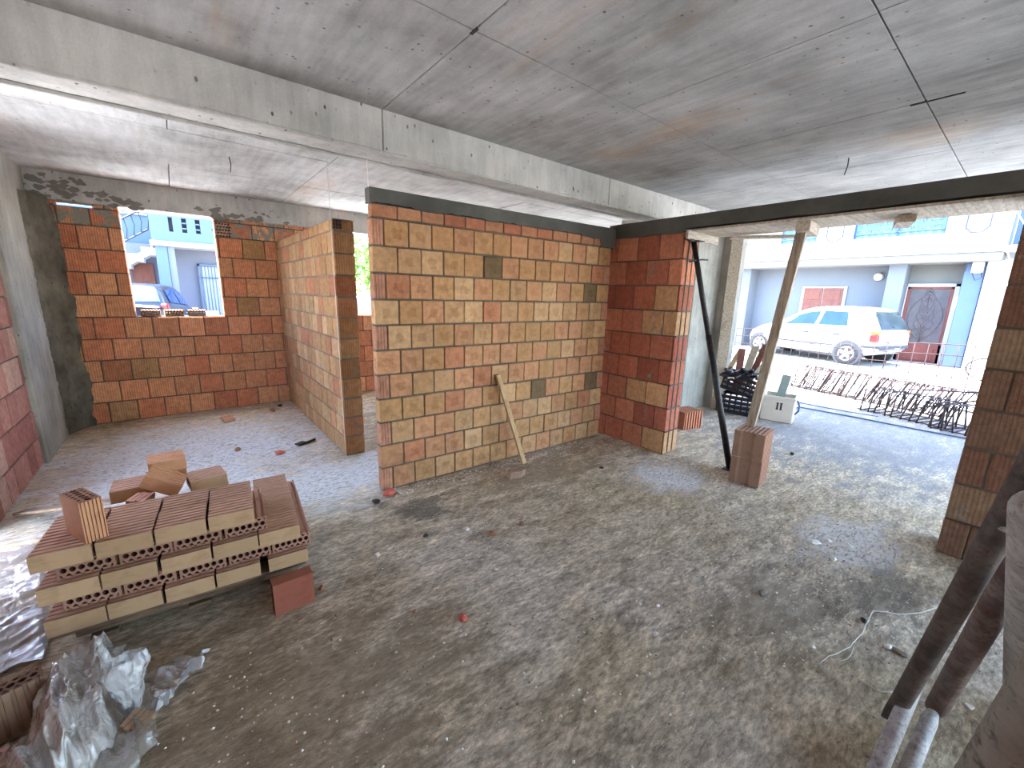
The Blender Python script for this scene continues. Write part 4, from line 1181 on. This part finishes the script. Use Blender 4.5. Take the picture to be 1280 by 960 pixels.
# ------------------------------------------------------------------ cars
def make_car(name, label, pos, heading, L, Wd, prof, paint, wb, xr, rw, glass, rear, kind):
    """body lofted from a side profile; x from the tail (0) to the nose (L)"""
    root = thing(name, label, 'car', (0, 0, 0))
    H = Vector((math.cos(heading), math.sin(heading), 0)); N = Vector((-H.y, H.x, 0)); O = Vector(pos)
    def ip(tab, x):
        for (x0, v0), (x1, v1) in zip(tab, tab[1:]):
            if x <= x1:
                k = (x-x0)/max(1e-6, x1-x0); k = max(0, min(1, k)); return v0+(v1-v0)*k
        return tab[-1][1]
    belt, roof, wid, rwid = prof['belt'], prof['roof'], prof['wid'], prof['rwid']
    def sec(x):
        w = ip(wid, x)*Wd/2; zb = ip(belt, x); zr = ip(roof, x); wr = ip(rwid, x)*Wd/2; z0 = ip(prof['sill'], x)
        return [(0, z0), (w*.86, z0), (w*.97, z0+.08), (w, .48), (w*.985, zb-.03), (w*.965, zb), (w*.95+(wr-w*.95)*.08, zb+(zr-zb)*.08), (wr, zr-.10*min(1, (zr-zb)/.4)-.0), (wr*.86, zr-.025), (wr*.45, zr-.003), (0, zr)]
    def P(x, y, z): return O+H*(x-L/2)+N*y+Vector((0, 0, z))
    xs = sorted(set(prof['xs']) | {q[0] for k_ in ('belt', 'roof', 'wid', 'rwid', 'sill') for q in prof[k_] if 0 <= q[0] <= L})
    m = MB()
    for s in (1, -1):
        rings = [m.add([P(x, s*y, z) for y, z in sec(x)]) for x in xs]
        k = len(sec(0))
        for i in range(len(xs)-1):
            for j in range(k-1):
                q = [rings[i]+j, rings[i+1]+j, rings[i+1]+j+1, rings[i]+j+1]
                m.face(q if s < 0 else q[::-1], sm=True)
        m.face([rings[0]+j for j in range(k)][::(1 if s > 0 else -1)], sm=True); m.face([rings[-1]+j for j in range(k)][::(-1 if s > 0 else 1)], sm=True)
    body = m.build('body', paint, root)
    def surf(x, t):     # t: 0 belt .. 1 roof edge
        s_ = sec(x); a, b = s_[6], s_[7]; return a[0]+(b[0]-a[0])*t, a[1]+(b[1]-a[1])*t
    def window(nm, pts, s):
        """pts: 4 corners (x,t) lower rear, lower front, upper front, upper rear"""
        mm = MB()
        def f(a, b):
            p0 = Vector(pts[0]).lerp(Vector(pts[1]), a); p1 = Vector(pts[3]).lerp(Vector(pts[2]), a); p = p0.lerp(p1, b)
            y, z = surf(p.x, p.y); return P(p.x, s*(y+.016), z+.004)
        mm.grid(f, 10, 6); return mm.build(nm, glass, root)
    for s in (1, -1):
        for nm, pts in prof['windows']: window(nm, pts, s)
    # rear window and tail panel live on the tail curve
    def tail(z): 
        for x in [i*.005 for i in range(140)]:
            if ip(roof, x) >= z: return x
        return .6
    z0, z1, w0, w1 = prof['rearwin']
    mm = MB()
    def fr(a, b):
        z = z0+(z1-z0)*b; w = (w0+(w1-w0)*b)*Wd/2
        return P(tail(z)-.012, -w+2*w*a, z)
    mm.grid(fr, 10, 8); rwn = mm.build('rear_window', rear, root)
    mm = MB(); zz = z0+.05; mm.tube([P(tail(zz)-.02, .02, zz), P(tail(zz+.2)-.025, .28, zz+.17)], .008, 6); mm.build('wiper', M_INK, rwn)
    for s in (1, -1):
        for nm, za, zb, mt in prof['lamps']:
            mm = MB()
            wv = .05
            xa = .03; mm.cbox(P(prof['lampx'], s*(ip(wid, .15)*Wd/2-.055), (za+zb)/2), H, N, (0, 0, 1), .09, .065, (zb-za)/2, .02); mm.build(nm, mt, root)
    for nm, x0, x1, z, h in prof['strips']:
        for s in (1, -1):
            mm = MB(); n = 10
            for i in range(n):
                xa = x0+(x1-x0)*i/n; xb = x0+(x1-x0)*(i+1)/n
                mm.bar(P(xa, s*(ip(wid, xa)*Wd/2+.004), z), P(xb, s*(ip(wid, xb)*Wd/2+.004), z), .018, h, ch=.004)
            mm.build(nm, M_TRIM, root)
    mm = MB(); zc = .50; mm.cbox(P(-.012, 0, zc), H, N, (0, 0, 1), .02, Wd/2*.86, .035, .01); mm.build('rear_bumper_strip', M_TRIM, root)
    mm = MB(); mm.cbox(P(L+.006, 0, zc-.02), H, N, (0, 0, 1), .02, Wd/2*.62, .035, .01); mm.build('front_bumper_strip', M_TRIM, root)
    mm = MB(); pz = prof['plate']; mm.cbox(P(-.005, 0.0, pz), H, N, (0, 0, 1), .02, .22, .055, .004); pl = mm.build('licence_plate', M_PLATE, root)
    mm = MB()
    for i in range(6): mm.cbox(P(-.027, -.15+.06*i, pz), H, N, (0, 0, 1), .003, .016, .03, .001)
    mm.build('plate_characters', M_INK, pl)
    for s in (1, -1):
        for x in (xr, xr+wb):
            w = ip(wid, x)*Wd/2
            mm = MB(); mm.lathe([(rw*1.17, -.10), (rw*1.17, .0), (rw*1.10, .006)], P(x, s*(w-.0), rw+.01), N*s, 28); mm.build('wheel_arch', M_TRIM, root)
            mm = MB(); mm.lathe([(rw*.62, -.15), (rw*.92, -.15), (rw, -.12), (rw, -.02), (rw*.93, .015), (rw*.66, .02), (rw*.62, .0)], P(x, s*w, rw), N*s, 30)
            wh = mm.build('wheel', M_TYRE, root)
            mm = MB(); mm.lathe([(rw*.66, .004), (rw*.66, .022), (rw*.56, .016), (rw*.56, .004)], P(x, s*w, rw), N*s, 26, cap=False); mm.lathe([(rw*.16, .0), (rw*.16, .03), (rw*.1, .034)], P(x, s*w, rw), N*s, 14)
            for k in range(5):
                an = 2*PI*k/5+.3; dv = H*math.cos(an)+Vector((0, 0, 1))*math.sin(an); c = P(x, s*(w+.018), rw)
                mm.bar(c+dv*rw*.1, c+dv*rw*.62, .075*rw/.28, .02, N*s, .006)
            mm.build('rim', M_RIM, wh)
            mm = MB(); mm.lathe([(rw*.57, .004), (rw*.57, .012)], P(x, s*w, rw), N*s, 22); mm.build('wheel_well', M_INK, wh)
        for x, z in prof['handles']:
            w = ip(wid, x)*Wd/2; mm = MB(); mm.cbox(P(x, s*(w*.988+.012), z), H, N, (0, 0, 1), .085, .018, .022, .01); mm.build('door_handle', M_TRIM, root)
        x = prof['mirror'][0]; w = ip(wid, x)*Wd/2; mm = MB(); mm.cbox(P(x, s*(w+.10), prof['mirror'][1]), H, N, (0, 0, 1), .05, .09, .06, .03); mm.build('side_mirror', paint, root)
        for x in prof['doors']:
            w = ip(wid, x)*Wd/2; mm = MB(); mm.bar(P(x, s*(w*.99+.003), .32), P(x+.03, s*(w*.985+.001), ip(belt, x)-.02), .008, .008, H, .001); mm.build('door_gap', M_TRIM, root)
    return root
atos = dict(
 xs=[0, .03, .10, .2, .3, .42, .6, .8, 1.05, 1.3, 1.6, 1.9, 2.15, 2.35, 2.55, 2.7, 2.85, 3.0, 3.2, 3.38, 3.48, 3.54],
 belt=[(0, .80), (.3, .90), (.6, .92), (2.4, .88), (2.75, .86), (3.1, .78), (3.4, .66), (3.54, .52)],
 roof=[(0, .86), (.03, .92), (.10, 1.06), (.2, 1.24), (.3, 1.38), (.42, 1.44), (.8, 1.47), (1.3, 1.475), (1.7, 1.44), (2.0, 1.35), (2.35, 1.14), (2.62, .96), (2.85, .91), (3.1, .84), (3.38, .72), (3.48, .64), (3.54, .54)],
 wid=[(0, .86), (.1, .92), (.3, .97), (.6, 1.0), (2.6, 1.0), (3.1, .95), (3.38, .84), (3.54, .66)],
 rwid=[(0, .76), (.2, .70), (.42, .72), (1.0, .76), (1.7, .76), (2.3, .78), (2.65, .84), (3.1, .80), (3.54, .56)],
 sill=[(0, .42), (.15, .30), (.4, .24), (3.1, .22), (3.54, .28)],
 windows=[('rear_side_window', [(.72, .06), (1.42, .06), (1.36, .92), (.80, .90)]), ('front_side_window', [(1.52, .06), (2.40, .10), (2.02, .86), (1.46, .92)])],
 rearwin=(.93, 1.36, .80, .68), lamps=[('tail_lamp', .62, .80, M_LAMP), ('turn_signal_lamp', .81, .90, M_LAMPO)], lampx=.105,
 strips=[('side_moulding', .95, 2.62, .47, .045), ('bumper_strip', .0, .32, .50, .06)], plate=.68,
 handles=[(.92, .76), (1.70, .76)], mirror=(2.28, .95), doors=(1.47,))
hd = math.radians(74.6)
mid = (Vector((14.0, 5.22, 0))+Vector((13.34, 2.82, 0)))/2
Hh = Vector((math.cos(hd), math.sin(hd), 0)); Nn = Vector((-Hh.y, Hh.x, 0))
cpos = mid-Nn*.75; cpos = cpos+Hh*(1.775-(.60+1.2)); cpos.z = .115
make_car('car', 'small white five-door hatchback parked across the road', cpos, hd, 3.55, 1.52, atos, M_CAR, 2.42, .60, .285, M_CGLASS, M_RGLASS, 'hatch')
suv = dict(
 xs=[0, .03, .12, .25, .4, .7, 1.2, 1.8, 2.3, 2.7, 3.0, 3.2, 3.6, 4.0, 4.2],
 belt=[(0, 1.2), (.3, 1.26), (2.8, 1.1), (3.3, .98), (4.2, .8)],
 roof=[(0, 1.22), (.03, 1.28), (.10, 1.45), (.20, 1.66), (.35, 1.72), (1.2, 1.75), (2.0, 1.72), (2.4, 1.62), (2.9, 1.15), (3.3, 1.05), (4.0, .95), (4.2, .82)],
 wid=[(0, .92), (.2, .97), (.5, 1), (3.6, 1), (4.2, .8)], rwid=[(0, .86), (.3, .78), (2.2, .78), (3, .88), (4.2, .7)],
 sill=[(0, .45), (.2, .32), (4.2, .32)],
 windows=[('rear_side_window', [(.5, .06), (1.5, .06), (1.45, .9), (.6, .9)]), ('front_side_window', [(1.6, .06), (2.7, .08), (2.3, .88), (1.55, .9)])],
 rearwin=(1.34, 1.62, .82, .74), lamps=[('tail_lamp', 1.15, 1.29, M_LAMP)], lampx=.10,
 strips=[('side_moulding', .9, 3.1, .55, .07)], plate=1.16, handles=[(.8, 1.06), (1.9, 1.0)], mirror=(2.65, 1.05), doors=(1.55,))
make_car('car', 'dark blue car with red tail lamps standing outside the left window', (-.62, 14.75, -.03), math.radians(80), 4.2, 1.74, suv, M_CARD, 2.5, .8, .34, M_CGLASS, mat_plain('rear_glass_painted_sky', lin(70, 120, 168), .04, 0, .2, 4, spec=.8), 'suv')  # rear glass colour carries the painted blue of reflected sky

# ------------------------------------------------------------------ house across the road
HG = thing('house', 'white balconied house across the road behind the white car', 'house', (15, 3.5, 0))
def hp(name, m_, *boxes, par=None, ch=.01):
    q = MB()
    for b in boxes: q.box(*b, ch)
    return q.build(name, m_, par or HG, (15, 3.5, 0))
Z0 = .06
hp('recessed_wall', M_WALLBG, (16.0, 16.25, 1.0, 2.55, Z0-.1, 2.74))
hp('recessed_wall', M_WALLB, (16.0, 16.25, 2.56, 7.6, Z0-.1, 2.74))
hp('pilaster', M_WALLB, (15.38, 16.05, 2.36, 2.73, Z0-.1, 2.78))
hp('pilaster', M_WALLB, (15.38, 16.05, 6.28, 6.79, Z0-.1, 2.78))
hp('pilaster', M_WALLBL, (15.38, 16.05, .95, 1.29, Z0-.1, 2.78))
hp('ceiling_slab', M_WALLBG, (14.95, 16.3, .72, 8.2, 2.72, 2.92))
hp('cornice', M_WALLW, (14.86, 16.3, .7, 8.2, 2.92, 3.02), (14.82, 15.1, .7, 8.2, 3.0, 3.06))
par_boxes = []
P1y, P2y = (4.42, 6.32), (1.74, 3.56)
hp('parapet', M_WALLW, (14.95, 15.13, .72, 8.2, 3.02, 3.40), (14.95, 15.13, .72, P2y[0], 3.38, 4.35), (14.95, 15.13, P2y[1], P1y[0], 3.38, 4.35), (14.95, 15.13, P1y[1], 8.2, 3.38, 4.35), (14.93, 15.15, .72, 8.2, 4.33, 4.42))
hp('parapet', M_WALLW, (15.16, 16.38, .74, .86, 3.03, 4.40))
for (a, b) in (P1y, P2y):
    rp = hp('balcony_railing', M_IRON, (15.0, 15.03, a, b, 3.50, 3.53), (15.0, 15.03, a, b, 4.26, 4.30), (15.0, 15.03, a, a+.03, 3.42, 4.33), (15.0, 15.03, b-.03, b, 3.42, 4.33), (15.0, 15.03, (a+b)/2-.015, (a+b)/2+.015, 3.42, 4.33), ch=.002)
    hp('backing_panel', M_IRONP, (15.06, 15.08, a+.02, b-.02, 3.42, 4.33), par=rp, ch=.002)
    q = MB(); r5 = random.Random(int(a*10))
    nx = 12
    for i in range(nx):
        for j in range(4):
            y = a+.06+(b-a-.12)*(i+.5)/nx; z = 3.60+.17*j; rad = .055
            q.tube([(15.01, y+rad*math.cos(t*.75+i*2+j)*(1-.09*t), z+rad*math.sin(t*.75+i*2+j)*(1-.09*t)) for t in range(9)], .009, 5)
    q.build('scrollwork', M_IRON, rp, (15, 3.5, 0))
for y in (3.99, 1.22, 6.95):
    q = MB(); w, h, c = .19, .40, .11; zc = 3.78
    pts = [(-w, -h+c), (-w+c, -h), (w-c, -h), (w, -h+c), (w, h-c), (w-c, h), (-w+c, h), (-w, h-c)]
    q.tube([(14.945, y+p[0], zc+p[1]) for p in pts], .017, 6, closed=True); q.build('octagon_moulding', M_TRIM, HG, (15, 3.5, 0))
hp('upper_wall', M_WALLB, (16.4, 16.65, .7, 8.2, 3.03, 6.19)); hp('roof_slab', M_WALLW, (15.0, 22, .5, 8.4, 6.2, 6.5)); hp('side_wall', M_WALLW, (16.66, 22, 8.0, 8.19, 0, 6.19), (16.66, 22, .73, .9, 0, 6.19))
sh = hp('shutter_frame', M_WALLW, (15.95, 16.02, 3.70, 4.88, .92, 2.17))
hp('shutter', M_SHUT, (15.925, 15.96, 3.78, 4.28, .98, 2.11), (15.925, 15.96, 4.30, 4.80, .98, 2.11), par=sh)
for y0 in (3.78, 4.30):
    for k in range(3): hp('raised_panel', M_SHUT, (15.912, 15.93, y0+.06, y0+.44, 1.05+.35*k, 1.33+.35*k), par=sh)
dr = hp('door_frame', M_WALLW, (15.93, 16.03, 1.33, 1.43, .03, 2.24), (15.93, 16.03, 2.34, 2.44, .03, 2.24), (15.93, 16.03, 1.33, 2.44, 2.15, 2.24))
dl = hp('door_leaf', M_DOORR, (15.94, 15.98, 1.43, 1.49, .05, 2.15), (15.94, 15.98, 2.27, 2.34, .05, 2.15), (15.94, 15.98, 1.43, 2.34, .05, .62), (15.94, 15.98, 1.43, 2.34, 2.09, 2.15), (15.925, 15.95, 1.56, 2.2, .16, .52), par=HG)
hp('door_glass', M_DGLASS, (15.955, 15.965, 1.49, 2.27, .62, 2.09), par=dl)
q = MB()
cy0 = 1.88
for s in (-1, 1):
    for k in range(5):
        z0 = .74+.16*k; w = .30-.03*k
        q.tube([(15.945, cy0+s*w*math.sin(t/8*PI)*(.35+.65*t/8), z0+t/8*(.34+.1*k)) for t in range(9)], .010, 5)
    q.tube([(15.945, cy0+s*.34*abs(math.sin(t/12*PI*1.0)), .66+1.38*t/12) for t in range(13)], .011, 5)
q.tube([(15.945, cy0, .64), (15.945, cy0, 1.95)], .012, 5)
for k in range(7): q.tube([(15.945, cy0+.09*math.cos(t*.7+k)*(1-t*.07), .85+.17*k+.09*math.sin(t*.7+k)*(1-t*.07)) for t in range(10)], .008, 5)
q.build('wrought_grille', M_GRILL, dl, (15, 3.5, 0))
hp('threshold', M_WALLBG, (15.55, 16.0, 1.2, 2.6, -.05, .06))
mbx = hp('meter_box', M_WHITEP, (15.88, 16.0, 1.18, 1.36, 1.62, 1.92), ch=.03); hp('meter_window', M_INK, (15.87, 15.9, 1.2, 1.32, 1.56, 1.61), par=mbx)
q = MB(); q.lathe([(.0, .10), (.07, .09), (.11, .04), (.12, 0)], (15.97, 3.02, 2.43), (-1, 0, 0), 18); q.build('wall_lamp', M_WHITEP, HG, (15, 3.5, 0))
jb = hp('junction_box', M_WHITEP, (15.30, 15.39, .98, 1.18, 2.46, 2.72))
q = MB(); q.tube([(15.3, 1.0, 2.50), (15.28, .97, 2.35), (15.28, 1.07, 2.28), (15.3, 1.16, 2.48)], .01, 6); q.tube([(15.34, 1.28, 2.5), (15.34, 1.26, 2.70), (15.34, 1.0, 2.71)], .01, 6); q.build('cable', M_INK, jb, (15, 3.5, 0))
NB = thing('house', 'pale neighbouring house wall at the right edge of the opening', 'house', (15.4, -1.6, 0))
q = MB(); q.box(15.3, 15.6, -5.5, .93, -.05, 2.74, .01); q.build('lower_wall', M_WALLW, NB, (15.4, -1.6, 0))
q = MB(); q.box(15.25, 17.6, -5.5, .74, 2.92, 3.08, .01); q.build('ledge', M_WALLW, NB, (15.4, -1.6, 0))
q = MB(); q.box(17.2, 17.5, -5.5, .70, 3.0, 6.5, .01); q.build('upper_wall', M_WALLBL, NB, (15.4, -1.6, 0))
q = MB(); q.box(16.8, 17.5, -5.6, .74, 6.4, 6.6, .01); q.build('eaves', M_WALLW, NB, (15.4, -1.6, 0))
for l_, pts in (('white overhead cable sagging past the corner of the balcony', [(14.9, .9, 4.6), (14.85, .75, 3.9), (14.8, .45, 3.35), (14.8, .1, 3.1), (14.8, -.6, 2.9)]), ('second overhead cable hanging down the white wall', [(14.85, .7, 3.05), (14.9, .55, 2.6), (15.2, .5, 2.0), (15.27, .55, 1.2)])):
    q = MB(); q.tube(pts, .012, 6); o = q.build('cable', M_WHITEP, None, pts[0]); tag(o, l_, 'cable')

# ------------------------------------------------------------------ house outside the left window
HB_ = thing('house', 'pale blue house with a slotted parapet outside the left window', 'house', (0, 17, 0))
def h2(name, m_, *boxes, par=None, ch=.01):
    q = MB()
    for b in boxes: q.box(*b, ch)
    return q.build(name, m_, par or HB_, (0, 17, 0))
# parapet with real slots
sl = [(.10, .20), (.42, .54), (.76, .88)]
xs = [-.35]+[v for s in sl for v in s]+[4.6]
bxs = [(-.35, 4.6, 17, 17.2, 2.95, 3.30), (-.35, 4.6, 17, 17.2, 3.72, 4.25)]
for a, b in zip(xs[::2], xs[1::2]): bxs.append((a, b, 17, 17.2, 3.28, 3.74))
h2('parapet', M_WALLBL, *bxs)
h2('slot_back', M_INK, (-.3, 2.2, 17.24, 17.26, 3.1, 3.9))
for a, b in sl[1:]: h2('slot_bar', M_WALLBL, (a, b, 17.02, 17.1, 3.40, 3.44), (a, b, 17.02, 17.1, 3.56, 3.60))
q = MB(); q.prism([(0, -.10), (.08, 0), (0, .10), (-.08, 0)], (1.24, 16.98, 3.46), (1, 0, 0), (0, 0, 1), (0, .03, 0)); q.build('diamond_ornament', M_INK, HB_, (0, 17, 0))
q = MB(); q.tube([(1.75+p[0], 16.99, 3.5+p[1]) for p in ((-.22, 0), (-.1, -.2), (.12, -.2), (.22, 0), (.12, .2), (-.1, .2))], .015, 6, closed=True); q.build('hexagon_moulding', M_TRIM, HB_, (0, 17, 0))
h2('ledge', M_WALLW, (-.4, 4.7, 16.9, 18.3, 2.86, 3.0), (-.4, 4.7, 16.88, 17.25, 4.22, 4.32))
h2('pillar', M_WALLBL, (-.30, -.02, 17.0, 17.35, -.04, 2.9)); h2('pillar', M_WALLB, (-.02, .16, 17.06, 17.4, -.04, 2.9))
h2('garage_wall', M_WALLLV, (-.1, 4.6, 18.0, 18.2, -.04, 2.9))
gt = h2('gate', M_GATE, (.70, .78, 17.8, 17.86, .0, 2.42), (1.56, 1.64, 17.8, 17.86, .0, 2.42), (.70, 1.64, 17.8, 17.86, 2.34, 2.42), (.70, 1.64, 17.8, 17.86, 1.95, 1.99), (.70, 1.64, 17.8, 17.86, .55, .60), (.72, 1.62, 17.8, 17.85, .02, .58))
h2('gate_panel', M_GATEP, (.76, 1.58, 17.87, 17.89, .6, 2.36), par=gt)
for i in range(9):
    x = .80+.09*i; q = MB(); q.box(x, x+.03, 17.8, 17.84, .6, 2.36, .003); q.build('gate_bar', M_GATE, gt, (0, 17, 0))
h2('back_wall', M_WALLLV, (-4, -.2, 18.6, 18.8, -.04, 3.0)); h2('upper_wall', M_WALLBL, (-5, 4.6, 18.8, 19.1, 2.9, 6.3)); h2('roof_slab', M_WALLW, (-5.2, 4.8, 18.0, 24, 6.2, 6.4))
w2 = h2('upper_window', M_WALLW, (-1.25, -.35, 18.72, 18.82, 3.9, 5.0)); h2('pane', M_DGLASS, (-1.18, -.84, 18.70, 18.74, 3.96, 4.94), (-.78, -.42, 18.70, 18.74, 3.96, 4.94), par=w2)
sd2 = h2('shutter', M_SHUT, (-.98, -.44, 18.5, 18.6, .3, 2.38))
q = MB()
for i in range(9): q.box(-3.2+.32*i, -2.85+.32*i, 17.3, 18.5, .9+.21*i, 1.13+.21*i, .01)
q.prism([(-3.3, .70), (-.35, 2.65), (-.35, 2.86), (-3.3, .92)], (0, 17.33, 0), (1, 0, 0), (0, 0, 1), (0, 1.14, 0)); q.build('staircase', M_WALLW, HB_, (0, 17, 0))
st_ = MB(); a = Vector((-3.2, 17.25, 2.0)); b = Vector((-.4, 17.25, 3.95))
for z in (0, -.62): st_.tube([a+Vector((0, 0, z)), b+Vector((0, 0, z))], .025, 6)
sr = st_.build('stair_railing', M_INK, HB_, (0, 17, 0))
for i in range(17):
    p = a.lerp(b, i/16); q = MB(); q.tube([p, p+Vector((.05, 0, -.3)), p+Vector((0, 0, -.62))], .013, 5); q.build('baluster', M_INK, sr, (0, 17, 0))
q = MB(); q.box(.62, .95, 14.7, 15.0, -.04, .98, .01); o = q.build('gate_post', M_WALLW, None, (.8, 14.85, 0)); tag(o, 'low white gate post right of the dark car outside the left window', 'post')
q = MB(); q.box(1.22, 1.5, 14.6, 14.9, -.04, 1.22, .01); q.box(1.18, 1.54, 14.56, 14.94, 1.2, 1.27, .01); o = q.build('gate_post', M_WALLW, None, (1.36, 14.75, 0)); tag(o, 'taller white gate post at the right side of the left window', 'post')
# bricks lying on the sill
for i, (x, yaw_, al, lb) in enumerate(((-.26, 0, 'v', 'leftmost of the bricks left on the window sill'), (-.03, 4, 'v', 'middle brick left on the window sill'), (.21, -3, 'v', 'rightmost of the bricks left on the window sill'))):
    put_brick(BKO, 0, 0, 1.283+.040, lb, 'v', yaw_+4.9, None, 'bricks on the window sill', world=(x, 7.02, 0))

# ------------------------------------------------------------------ trees and garden wall
def tree(name, label, base, h, crown, n, seed, m=M_LEAF):
    t = thing(name, label, 'tree', base); r_ = random.Random(seed); b = Vector(base)
    q = MB(); q.tube([b, b+Vector((.05, .0, h*.35)), b+Vector((-.03, .05, h*.7))], [.13, .10, .05], 10)
    for i in range(5):
        a_ = 2*PI*i/5; q.tube([b+Vector((0, 0, h*.45)), b+Vector((math.cos(a_)*crown*.5, math.sin(a_)*crown*.5, h*.75))], [.05, .02], 7)
    q.build('trunk', M_BARK, t, base)
    q = MB()
    for i in range(n):
        while 1:
            p = Vector((r_.uniform(-1, 1), r_.uniform(-1, 1), r_.uniform(-1, 1)))
            if p.length < 1: break
        p = p*(.55+.45*abs(noise.noise(p*2.3+Vector((seed, 0, 0))))*2)
        c = b+Vector((p.x*crown, p.y*crown, h*.68+p.z*h*.36))
        d = Vector((r_.uniform(-1, 1), r_.uniform(-1, 1), r_.uniform(-.6, .6))).normalized(); e = d.cross(Vector((r_.uniform(-1, 1), r_.uniform(-1, 1), 1))).normalized(); s = r_.uniform(.05, .10)
        i0 = q.add([c-d*s, c+e*s*.4+Vector((0, 0, .01)), c+d*s, c-e*s*.4+Vector((0, 0, .01))]); q.face([i0, i0+1, i0+2, i0+3])
    q.build('foliage', m, t, base); return t
tree('tree', 'bright green tree seen through the gap behind the partition', (5.3, 13.5, -.03), 3.6, 1.6, 5200, 3)
tree('tree', 'green tree behind the houses at the left of the street opening', (23, 11.2, .1), 4.6, 1.7, 3500, 5)
q = MB(); q.box(3.4, 5.2, 11.0, 11.2, -.05, 1.62, .01); o = q.build('garden_wall', M_WALLB, None, (4.3, 11.1, 0)); tag(o, 'pale garden wall below the green tree', 'wall')
q = MB(); q.box(4.05, 4.5, 10.4, 10.75, -.05, 1.35, .02); q.box(3.98, 4.57, 10.33, 10.82, 1.33, 1.42, .02); o = q.build('gate_pier', M_TERRA, None, (4.3, 10.5, 0)); tag(o, 'terracotta coloured pier in front of the garden wall', 'pier')

# ------------------------------------------------------------------ light
w = bpy.data.worlds.new('sky'); S.world = w; w.use_nodes = True
nt = w.node_tree; nt.nodes.clear()
sk = nt.nodes.new('ShaderNodeTexSky'); sk.sky_type = 'NISHITA'; sk.sun_disc = False; sk.sun_elevation = math.radians(75); sk.sun_rotation = math.radians(-42)
sk.altitude = 50; sk.air_density = 1; sk.dust_density = 1.2; sk.ozone_density = 1
bg = nt.nodes.new('ShaderNodeBackground'); bg.inputs[1].default_value = .55
wo = nt.nodes.new('ShaderNodeOutputWorld'); nt.links.new(sk.outputs[0], bg.inputs[0]); nt.links.new(bg.outputs[0], wo.inputs[0])
sun = bpy.data.lights.new('sun', 'SUN'); sun.energy = 8.; sun.angle = math.radians(.55); sun.color = (1, .97, .93)
so = bpy.data.objects.new('sun', sun); COL.objects.link(so); so.location = (-6, 6, 20)
el, az = math.radians(75), math.radians(132)      # from -X and a little +Y
dirv = Vector((math.cos(el)*math.cos(az), math.cos(el)*math.sin(az), math.sin(el)))
so.rotation_euler = dirv.to_track_quat('Z', 'Y').to_euler()

S.view_settings.view_transform = 'Standard'; S.view_settings.look = 'None'; S.view_settings.gamma = 1; S.view_settings.use_curve_mapping = False
S.view_settings.exposure = 2.6
S.cycles.use_denoising = True
S.cycles.max_bounces = 10; S.cycles.diffuse_bounces = 7; S.cycles.transparent_max_bounces = 16
S.cycles.sample_clamp_indirect = 8
S.cycles.caustics_reflective = False; S.cycles.caustics_refractive = False
